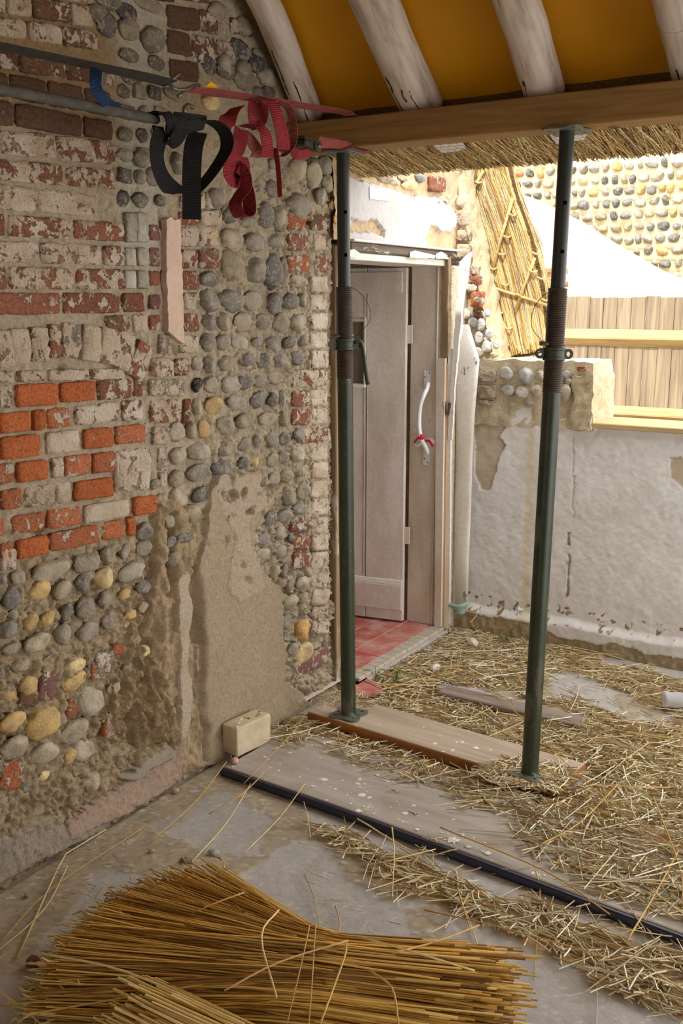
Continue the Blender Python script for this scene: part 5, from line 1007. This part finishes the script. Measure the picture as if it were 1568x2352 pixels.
bm.faces.new(rows[0]); bm.faces.new(rows[-1][::-1]); bm_obj('edging', bm, MAT_EDGE, sheet, True, 40)
bm = bmesh.new(); rows = []
for i in range(n + 1):
    x = Lq * i / n; w = .012 * math.sin(x * 2.1 + .4); rows.append([bm.verts.new((x, w + a, b)) for a, b in ((.007, .0245), (.008, .0275), (.016, .0275), (.017, .0245))])
for i in range(n):
    for j in range(3): bm.faces.new((rows[i][j], rows[i][j + 1], rows[i + 1][j + 1], rows[i + 1][j]))
bm_obj('edge_bead', bm, MAT_GREYWOOD, sheet)
def splats(parent, L, z, seed, mat, ymax):
    r = random.Random(seed); bm = bmesh.new(); M = parent.matrix_basis.inverted()
    for px, py, s in L:
        c = M @ Vector(fl(px, py, z)); n = 14; ring = []
        if not (.022 + s < c[1] < ymax - s): continue
        for k in range(n):
            a = 2 * math.pi * k / n; q = s * (r.uniform(.55, 1.0) if k % 2 else r.uniform(.9, 1.35)); ring.append(bm.verts.new((c[0] + q * math.cos(a), c[1] + q * math.sin(a) * .9, z + .0006)))
        top = bm.verts.new((c[0], c[1], z + .0016))
        for k in range(n): bm.faces.new((ring[k], ring[(k + 1) % n], top))
    o = bm_obj('paint_splats', bm, mat, parent); o['kind'] = 'stuff'; return o
_r = random.Random(5); MAT_SPLAT = m_plain('dried_white_paint', (232, 228, 222), .7, .05)
_L = [(745,1790,.014),(787,1793,.016),(832,1826,.015),(823,1862,.013),(867,1780,.008),(812,1758,.007),(688,1785,.006),(718,1806,.008),(848,1832,.009),(890,1795,.007),(950,1850,.012),(930,1868,.010),(1040,1930,.020),(1030,1960,.014),(1075,1945,.010),(1000,1975,.012),(1090,1990,.014),(1060,1920,.008),(770,1812,.007),(958,1905,.008),(705,1765,.005),(1120,1960,.012),(800,1868,.018),(640,1770,.006)]
_L += [(_r.uniform(620, 1250), 0, _r.uniform(.0015, .005)) for _ in range(110)]; _L = [(a, b if b else 1700 + (a - 620) * .42 + _r.uniform(15, 130), s) for a, b, s in _L]
splats(sheet, _L, .0262, 6, MAT_SPLAT, .43)
splats(plank, [(908,1700,.011),(956,1711,.016),(998,1708,.010),(1048,1705,.008),(1040,1722,.008),(1066,1750,.010),(1093,1718,.012),(1060,1757,.005),(900,1690,.005),(1010,1690,.005),(985,1735,.004),(940,1730,.004),(1120,1765,.006),(870,1665,.004),(1030,1746,.004)], .0452, 7, MAT_SPLAT, .235)
ga, gb = fl(1005, 1590, .03), fl(1330, 1664, .03); ang = math.atan2(gb[1] - ga[1], gb[0] - ga[0]); g = box_obj('loose_plank', (0, 0, -.012), (float(np.hypot(*(gb - ga)[:2])), .10, .012), MAT_GREYWOOD, None, .004); g.location = (ga[0], ga[1], .02); g.rotation_euler = (0, .008, ang); tag(g, 'old grey plank half buried in straw near the far wall', 'plank')
# cream building block against the wall
ba, bb_, bc = fl(545, 1739, .028), fl(622, 1702, .028), fl(512, 1728, .028); along = (bb_ - ba); Lb = np.linalg.norm(along); ang = math.atan2(along[1], along[0])
bm = bmesh.new(); bbox(bm, (Lb / 2, .04, .058), (Lb, .082, .116), None, .006, 2); bmesh.ops.subdivide_edges(bm, edges=bm.edges[:], cuts=3, use_grid_fill=True)
for v in bm.verts:
    q = np.array([v.co[:]]); k = fbm(q, 20, 3, 700)[0]; v.co += v.normal * .004 * k
    if abs(v.co.y) < .012 and .03 < v.co.z < .09 and .02 < v.co.x < Lb - .02: v.co.y += .008
blk = empty('building_block', (ba[0], ba[1], .026), 'cream concrete brick with rusty specks lying against the wall', 'brick'); blk.rotation_euler.z = ang; bm_obj('block', bm, MAT_WHITE_BLOCK, blk, True, 45)
MAT_RUST = m_plain('rust_specks', (172, 104, 48), .8, .2)
for k in range(7):
    bm = bmesh.new(); bmesh.ops.create_icosphere(bm, subdivisions=1, radius=.004 + .002 * random.random(), matrix=Matrix.Translation((Lb * random.uniform(.5, .95), .02 + .045 * random.random(), .117)) @ Matrix.Diagonal((1, 1, .35, 1))); bm_obj('rust_speck', bm, MAT_RUST, blk, True)
for k in range(3):
    bm = bmesh.new(); bmesh.ops.create_icosphere(bm, subdivisions=1, radius=.008, matrix=Matrix.Translation((.012 + k * .03, .012 + .02 * k, .1165)) @ Matrix.Diagonal((1.2, .8, .15, 1))); bm_obj('paint_splash', bm, MAT_TAPEW, blk, True)
def stone(name, px, py, s, color, label, z=0.0, flat=.7):
    bm = bmesh.new(); bmesh.ops.create_icosphere(bm, subdivisions=2, radius=.5); sd = random.randint(0, 999)
    for v in bm.verts: v.co *= 1 + .35 * fbm(np.array([v.co[:]]), 2.2, 3, sd)[0]
    o = bm_obj(name, bm, m_plain(name, color, .9, .2, 60, .002), None); o.scale = (s, s * .8, s * flat); p = fl(px, py, z); o.location = (p[0], p[1], z + s * flat * .36); o.rotation_euler.z = random.uniform(0, 6); return tag(o, label, 'stone')
stone('pink_rubble', 540, 1752, .036, (206, 166, 152), 'pink lump of rubble by the end of the cream block', .028)
stone('brick_fragment', 402, 1820, .028, (186, 150, 112), 'tan brick crumb at the foot of the wall', .0)
stone('slate_chip', 428, 1979, .038, (120, 116, 112), 'dark grey slate chip near the fanned straw tips', .0, .4)
stone('flint_pebble', 490, 1962, .036, (164, 160, 156), 'smooth pale pebble on the concrete', .0, .6)
stone('red_rubble', 78, 2222, .05, (120, 70, 60), 'dark red rubble lump under the straw tips', .0)
stone('grit_stone', 348, 1958, .022, (176, 150, 122), 'small tan stone on the gritty floor', .0)
stone('grey_grit_stone', 62, 2060, .02, (140, 128, 110), 'small grey stone on the concrete beside a long stalk', .0)
stone('plaster_crumb', 1000, 1540, .05, (226, 216, 206), 'white plaster crumb in the straw before the door step', .01)
stone('plaster_lump', 1085, 1485, .075, (214, 202, 184), 'big crumbled plaster lump under the teal pipe joint', .0)
tl = slab = None
def flat_piece(name, q, z, th, mat, label, cat):
    p = [fl(a, b, z) for a, b in q]; c = np.mean(p, 0); bm = plate_bm([(v[0], v[1]) for v in p], [], th, Matrix.Translation((0, 0, z))); return tag(bm_obj(name, bm, mat), label, cat)
flat_piece('broken_tile', [(800,1572),(838,1562),(880,1588),(862,1600),(815,1603)], .012, .014, MAT_TILE, 'broken pink floor tile lying behind a prop', 'tile')
MAT_CLEAR = NT('crumpled_clear_plastic', 0.15, 0.5); MAT_CLEAR.color(C3(226, 228, 230)); MAT_CLEAR.b.inputs['Transmission Weight'].default_value = .55; MAT_CLEAR.b.inputs['IOR'].default_value = 1.2; MAT_CLEAR = MAT_CLEAR.done()
bt = empty('plastic_bottle', fl(1562, 1622, .02), 'crumpled clear plastic bottle on the straw by the far wall', 'bottle'); bt.rotation_euler = (0, math.pi / 2 + .05, .5)
bm = bmesh.new(); blathe(bm, [(.002, -.10), (.03, -.098), (.034, -.085), (.030, -.06), (.034, -.04), (.031, -.01), (.034, .02), (.033, .05), (.022, .08), (.013, .095), (.013, .11)], 20)
for v in bm.verts: v.co *= 1 + .10 * fbm(np.array([v.co[:]]), 22, 3, 720)[0]
o = bm_obj('bottle_body', bm, MAT_CLEAR, bt, True); o.location = (-.028, 0, .02)
bm = bmesh.new(); blathe(bm, [(.0145, 0), (.0145, .016), (.013, .018)], 16, Matrix.Translation((-.028, 0, .128))); bm_obj('cap', bm, MAT_TAPEW, bt, True)
clip = empty('pipe_clip', ony(1195, 1408, YB - .02), 'white plastic pipe clip screwed low on the far wall', 'clip')
for dy in (-8, 8): 
    p = ony(1195, 1408 + dy, YB - .012); bm = bmesh.new(); bbox(bm, p, (.022, .028, .006), None, .001); bbox(bm, p + np.array((-.008, -.008, .008)), (.006, .014, .012), None, .001); under(bm_obj('clip_jaw', bm, MAT_RAILW), clip)

# ---- straw
STRAW_OUT = [(246, 234, 196), (238, 222, 178), (226, 202, 154), (250, 242, 214), (206, 178, 130), (230, 220, 194), (172, 142, 98)]
def litter(n, lo, hi, maskf, zf, lens, rad, cols, keep=None, nseg=2):
    x = rng.uniform(lo[0], hi[0], n); y = rng.uniform(lo[1], hi[1], n); P0 = np.stack([x, y, np.zeros(n)], 1); m = maskf(P0); P0 = P0[m]; n = len(P0)
    L = rng.uniform(*lens, n) * rng.choice([.5, .8, 1, 1.4], n); a = np.where(rng.uniform(0, 1, n) < .5, rng.normal(-.1, .45, n), rng.uniform(0, 2 * math.pi, n)); d = np.stack([np.cos(a), np.sin(a), rng.normal(0, .035, n)], 1); bend = rng.normal(0, .04, (n, 1)) * L[:, None] * np.stack([-np.sin(a), np.cos(a), np.zeros(n)], 1)
    z = zf(P0, n); P0[:, 2] = z; A = P0 - d * L[:, None] / 2; B = P0 + d * L[:, None] / 2; lowz = np.minimum(A[:, 2], B[:, 2]); up = np.maximum(0, .003 - lowz)
    for q in (A, B, P0): q[:, 2] += up
    lim = XA + .035; sh = np.maximum(0, lim - np.minimum(A[:, 0], B[:, 0])); hl = (P0[:, 1] < 3.6)
    for q in (A, B, P0): q[:, 0] += sh * hl
    sh = np.maximum(0, np.maximum(A[:, 1], B[:, 1]) - (YB - .06))
    for q in (A, B, P0): q[:, 1] -= sh
    Mid = P0 + bend; return strands(np.stack([A, Mid, B], 1), rng.uniform(*rad, n) * .75, strawcols(n, cols))
on_sheet = lambda P: (P[:, 1] > 2.585) & (P[:, 1] < 3.04)
def plank_local(P):
    a = plank.rotation_euler.z; dx, dy = P[:, 0] - pa[0], P[:, 1] - pa[1]; return dx * math.cos(a) + dy * math.sin(a), -dx * math.sin(a) + dy * math.cos(a)
def off_plank(P):
    u, w = plank_local(P); return ~((u > -.02) & (u < Lp + .02) & (w > -.03) & (w < .245))
def zpile(h):
    def f(P, n):
        base = np.where(on_sheet(P), .028, .006); return base + rng.uniform(0, 1, n) ** 1.5 * h
    return f
parts = [litter(24000, (-2.25, 2.0), (.75, 4.64), lambda P: straw_mask(P, 16) & off_plank(P), zpile(.016), (.025, .10), (.0018, .0042), STRAW_OUT),
         litter(3000, (-2.25, 2.0), (.75, 4.64), lambda P: straw_mask(P, 26) & off_plank(P), zpile(.026), (.10, .30), (.0018, .0034), STRAW_OUT),
         litter(5000, (-2.25, 1.9), (.75, 4.64), lambda P: straw_mask(P, 60) & off_plank(P), zpile(.008), (.02, .14), (.0014, .003), STRAW_OUT),
         litter(500, (-2.22, 1.5), (.3, 3.1), lambda P: fbm(P, 2.2, 3, 731) > -.05, zpile(.008), (.015, .08), (.0008, .0018), STRAW_OUT),
         litter(2600, (-2.22, 1.6), (.3, 2.7), lambda P: (fbm(P, 3.2, 3, 733) > .22) & ~straw_mask(P), zpile(.004), (.006, .03), (.0006, .0014), [(150, 124, 84), (120, 98, 70), (190, 168, 124), (210, 200, 180)])]
pl_end = [(1090,1770),(1180,1740),(1330,1770),(1280,1820),(1130,1800)]
parts.append(litter(3500, (-1.5, 3.0), (-.95, 3.4), lambda P: inpoly(*proj(P + np.array((0, 0, .045))), pl_end), lambda P, n: .047 + rng.uniform(0, .006, n), (.025, .09), (.0018, .0036), STRAW_OUT))
parts.append(litter(700, (-2.2, 3.05), (-1.6, 3.5), lambda P: inpoly(*proj(P), [(690,1640),(760,1600),(850,1600),(860,1660),(760,1650)]), lambda P, n: .047 + rng.uniform(0, .01, n), (.03, .12), (.001, .0022), STRAW_OUT))
def merge(parts):
    V, F, C, o = [], [], [], 0
    for v, f, c in parts: V.append(v); F.append(f + o); C.append(c); o += len(v)
    return np.concatenate(V), np.concatenate(F), np.concatenate(C)
V, F, c = merge(parts); lit = link('straw_litter', mesh_np('straw_litter', V, F, c), MAT_STRAW); tag(lit, 'loose chopped straw strewn across the floor and boards', 'straw', kind='stuff')
# long stalks one can pick out
STALKS = [((0,2165),(120,2040),(330,1900),'pale'),((-10,2190),(100,2090),(155,1990),'p'),((40,2200),(150,1960),(205,1890),'p'),((440,1980),(520,1890),(575,1800),'p'),((350,1930),(450,1840),(520,1750),'p'),((480,1870),(560,1820),(620,1760),'p'),((560,1960),(640,1880),(700,1800),'p'),((620,1590),(700,1640),(560,1800),'p'),
          ((1140,1590),(1350,1800),(1568,1960),'p'),((1010,1900),(1250,2000),(1400,2100),'p'),((975,2090),(1150,2130),(1400,2200),'p'),((820,1880),(960,1960),(1050,1950),'p'),((830,1990),(900,1975),(1000,1950),'p'),((700,2010),(720,2060),(735,2140),'p'),((770,2080),(780,2120),(775,2150),'p'),((1050,2040),(1075,2120),(1080,2140),'p'),((1230,2000),(1240,2060),(1225,2250),'p'),((1500,1830),(1560,1990),(1568,2080),'p'),((1080,1430),(1140,1360),(1170,1345),'p'),
          ((1240,1940),(1330,1890),(1420,1800),'p'),((1440,2160),(1500,2060),(1560,1950),'p'),((1340,1660),(1480,1690),(1600,1710),'p'),((1060,1560),(1180,1610),(1290,1650),'p'),((860,1590),(960,1560),(1060,1540),'p'),((900,1900),(905,1960),(900,2060),'p')]
SL = ['straw stalk %s' % s for s in ('slanting up the concrete beside the wall foot','bent across the concrete left of the straw bundle','leaning out from under the fanned straw tips','crossing the grit above the bundle','lying across the pale concrete patch','propped on the end of the navy edging','resting over the navy edging','sticking up beside the cream block','running from the base of the leaning prop across the pile','lying along the grey board','curving over bare concrete before the bundle','caught beneath the navy edging','on the concrete in front of the navy edging','standing bent behind the bundle','short and thick behind the bundle','snapped upright near the sheaf butts','hanging over the navy edging','long and loose across the straw pile','propped against the boxing at the far wall','thrown across the grey board end','crossing the navy edging near its open end','pale and split on the far pile','beside the half buried plank','below the striped step','hanging between board and concrete')]
def stalk_obj(i, a, m, b):
    def ht(p):
        if p[1] < 1480: return .12
        q = fl(p[0], p[1], 0); return .060 if (3.08 < q[1] < 3.38) else (.045 if straw_mask(np.array([[q[0], q[1], 0.]]), 0)[0] or 2.55 < q[1] < 3.05 else .008)
    P = [fl(p[0], p[1], ht(p)) for p in (a, m, b)]; bm = bmesh.new(); r = random.uniform(.0018, .0027); pts = smoothpath(P, 5)
    for q in pts: q[0] = max(q[0], XA + .04); q[1] = min(q[1], YB - .06)
    btube(bm, pts, [r * (1 - .3 * k / len(pts)) for k in range(len(pts))], 6); o = bm_obj('straw_stalk', bm, random.choice(STM), None, True); return tag(o, SL[i], 'straw', 'loose long straw stalks')
STM = [m_plain('pale_straw', (224, 200, 142), .55, .12, 40), m_plain('tan_straw', (196, 160, 100), .6, .15, 40), m_plain('gold_straw', (206, 168, 92), .55, .15, 40)]
for i, s in enumerate(STALKS): stalk_obj(i, *s[:3])
# green weeds
MAT_GRASS = m_plain('grass_blade', (112, 136, 62), .7, .2)
for (px, py, n, lb) in ((1165, 1478, 9, 'tuft of green grass at the foot of the far wall'), (862, 1560, 5, 'thin green grass blades growing by the door step'), (905, 1575, 6, 'low green weed sprawling in the straw behind a prop')):
    b = fl(px, py, .0); bm = bmesh.new()
    for k in range(n):
        a = random.uniform(0, 6.28); r = random.uniform(.03, .10); h = random.uniform(.03, .11); d = np.array((math.cos(a), math.sin(a) * .5 - .3, 0)); btube(bm, smoothpath([b, b + d * r * .4 + ZV * h * .7, b + d * r + ZV * h * .6], 4), [.0016] * 8 + [.0006], 5)
    tag(bm_obj('grass_tuft', bm, MAT_GRASS, None, True), lb, 'grass')

# ---- reed sheaves in the foreground
GOLD = [(226, 182, 92), (208, 162, 72), (238, 204, 124), (172, 126, 52), (216, 174, 92), (136, 96, 40)]
def sheaf(name, label, butt, tie, fan, rb, rt, rf, n, cols, seed, heads=True, tie_part=True, cut=.05):
    r = np.random.default_rng(seed); e = empty(name, (tie[0], tie[1], 0), label, 'straw bundle'); B, T, Fn = map(np.array, (butt, tie, fan)); ax = (B - T); ax /= np.linalg.norm(ax); side = np.cross(ax, ZV); side /= np.linalg.norm(side); upv = np.cross(side, ax)
    axf = (T - Fn); axf /= np.linalg.norm(axf); sf = np.cross(axf, ZV); sf /= np.linalg.norm(sf)
    rho = np.sqrt(r.uniform(.05, 1, n)); th = r.uniform(0, 2 * math.pi, n); u = rho * np.cos(th); w = rho * np.sin(th); P = np.zeros((n, 7, 3)); u2 = np.clip(u + r.normal(0, .2, n) + (r.uniform(0, 1, n) < .07) * r.normal(0, .5, n), -1.3, 1.3); w2 = np.clip(w + r.normal(0, .15, n), -1.1, 1.2); ub = u + r.normal(0, .05, n); wb = w + r.normal(0, .05, n)
    pb = B + ub[:, None] * side * rb[0] + wb[:, None] * upv * rb[1] + ax * r.normal(0, cut, n)[:, None]; pt = T + u[:, None] * side * rt[0] + w[:, None] * upv * rt[1]; lf = 1 - np.abs(r.normal(0, .17, n)); lf *= 1 - .10 * np.abs(u2) ** 2; pf_ = T + (Fn + u2[:, None] * sf * rf[0] + np.clip(w2, -1, 1.2)[:, None] * ZV * rf[1] - T) * lf[:, None]
    for k, t in enumerate(np.linspace(0, 1, 7)):
        # quadratic-ish path: butt -> tie at t=.38 -> fan
        if t <= .38: s = t / .38; P[:, k] = pb * (1 - s) + pt * s
        else:
            s = (t - .38) / .62; s2 = s * s * .35 + s * .65; P[:, k] = pt * (1 - s2) + pf_ * s2; P[:, k, 2] = P[:, k, 2] + 0
    P[:, :, 2] = np.maximum(P[:, :, 2], .004 + .03 * r.uniform(0, 1, (n, 1)) ** 2); rad = np.linspace(1.15, .62, 7)[None, :] * r.uniform(.0017, .0034, (n, 1)); V, F, c = strands(P, rad, np.clip(strawcols(n, cols, .25), .01, 1), 4); o = link('stalks', mesh_np('stalks', V, F, c), MAT_STRAW); o['kind'] = 'stuff'; under(o, e)
    if heads:
        k = n // 3; tip = P[:k, 6]; d = tip - P[:k, 5]; d /= np.linalg.norm(d, axis=1, keepdims=True); hp = np.stack([tip, tip + d * .02 + r.normal(0, .004, (k, 3)), tip + d * .045 + r.normal(0, .008, (k, 3))], 1); hp[:, :, 2] = np.maximum(hp[:, :, 2], .005); V, F, c = strands(hp, np.tile(np.array([.0012, .0036, .0008]), (k, 1)), strawcols(k, [(196, 168, 110), (176, 146, 92), (206, 184, 130)]), 5); o = link('seed_heads', mesh_np('seed_heads', V, F, c), MAT_STRAW); o['kind'] = 'stuff'; under(o, e)
    if tie_part:
        for q in range(2):
            bm = bmesh.new(); cc = T + ax * (q * .035 - .05); pts = [cc + side * (rt[0] * 1.06 + .004) * math.cos(a) + upv * (rt[1] * 1.06 + .004) * math.sin(a) + ax * (.02 * math.sin(a * 1.3 + q)) for a in np.linspace(0, 2 * math.pi, 40)]
            for p in pts: p[2] = max(p[2], .004)
            btube(bm, pts, .0017, 5); under(bm_obj('twine', bm, STM[1], None, True), e)
    return e
def at(px, py, z): return fl(px, py, z)
sheaf('straw_sheaf', 'big golden straw sheaf tied with twine, fanned tips spread over the floor', at(1080, 2315, .12), at(735, 2275, .12), at(215, 2125, .06), (.165, .115), (.15, .115), (.36, .055), 3300, GOLD, 11)
sheaf('pale_straw_sheaf', 'pale cut butts of a smaller sheaf lying in front of the big one', at(345, 2345, .11), at(620, 2480, .11), at(1150, 2640, .08), (.09, .065), (.09, .07), (.14, .06), 700, [(220, 190, 118), (196, 156, 82), (232, 208, 146)], 12, False, False, .05)
loose = []
for (a, m, b, za, zb) in (((95,2190),(290,2232),(560,2352),.20,.26),((515,2275),(640,2210),(800,2160),.26,.27),((795,2165),(790,2200),(735,2352),.30,.27),((820,2150),(960,2190),(1090,2230),.27,.26),((900,2190),(1010,2160),(1100,2125),.26,.16),((540,2080),(620,2140),(680,2150),.16,.22),((640,2090),(600,2150),(635,2290),.25,.26),((0,2310),(200,2295),(420,2300),.05,.10),((60,2305),(280,2320),(470,2335),.04,.08),((0,2280),(60,2320),(140,2400),.03,.05),((420,2110),(480,2080),(560,2050),.14,.18),((850,2230),(900,2270),(915,2352),.27,.25)):
    P = np.array(smoothpath([at(*a, za), at(*m, (za + zb) / 2 + .012), at(*b, zb)], 4)); P = P[:9]; loose.append(P)
LL = ['straw stalk %s the big sheaf' % s for s in ('bent right across the tips of','laid slanting over the twine of','standing up from the middle of','slipping off the back of','springing from the cut end of','kinked over the back of','dangling over the tie of','lying in the shadow left of','trapped beside the pale butts and','crossing the floor below the tips of','poking up from the tips of','snapped upright on the butt half of')]
for k, P in enumerate(loose):
    bm = bmesh.new(); btube(bm, P, .0024, 6); tag(bm_obj('straw_stalk', bm, STM[k % 3], None, True), LL[k], 'straw', 'loose stalks on the big sheaf')
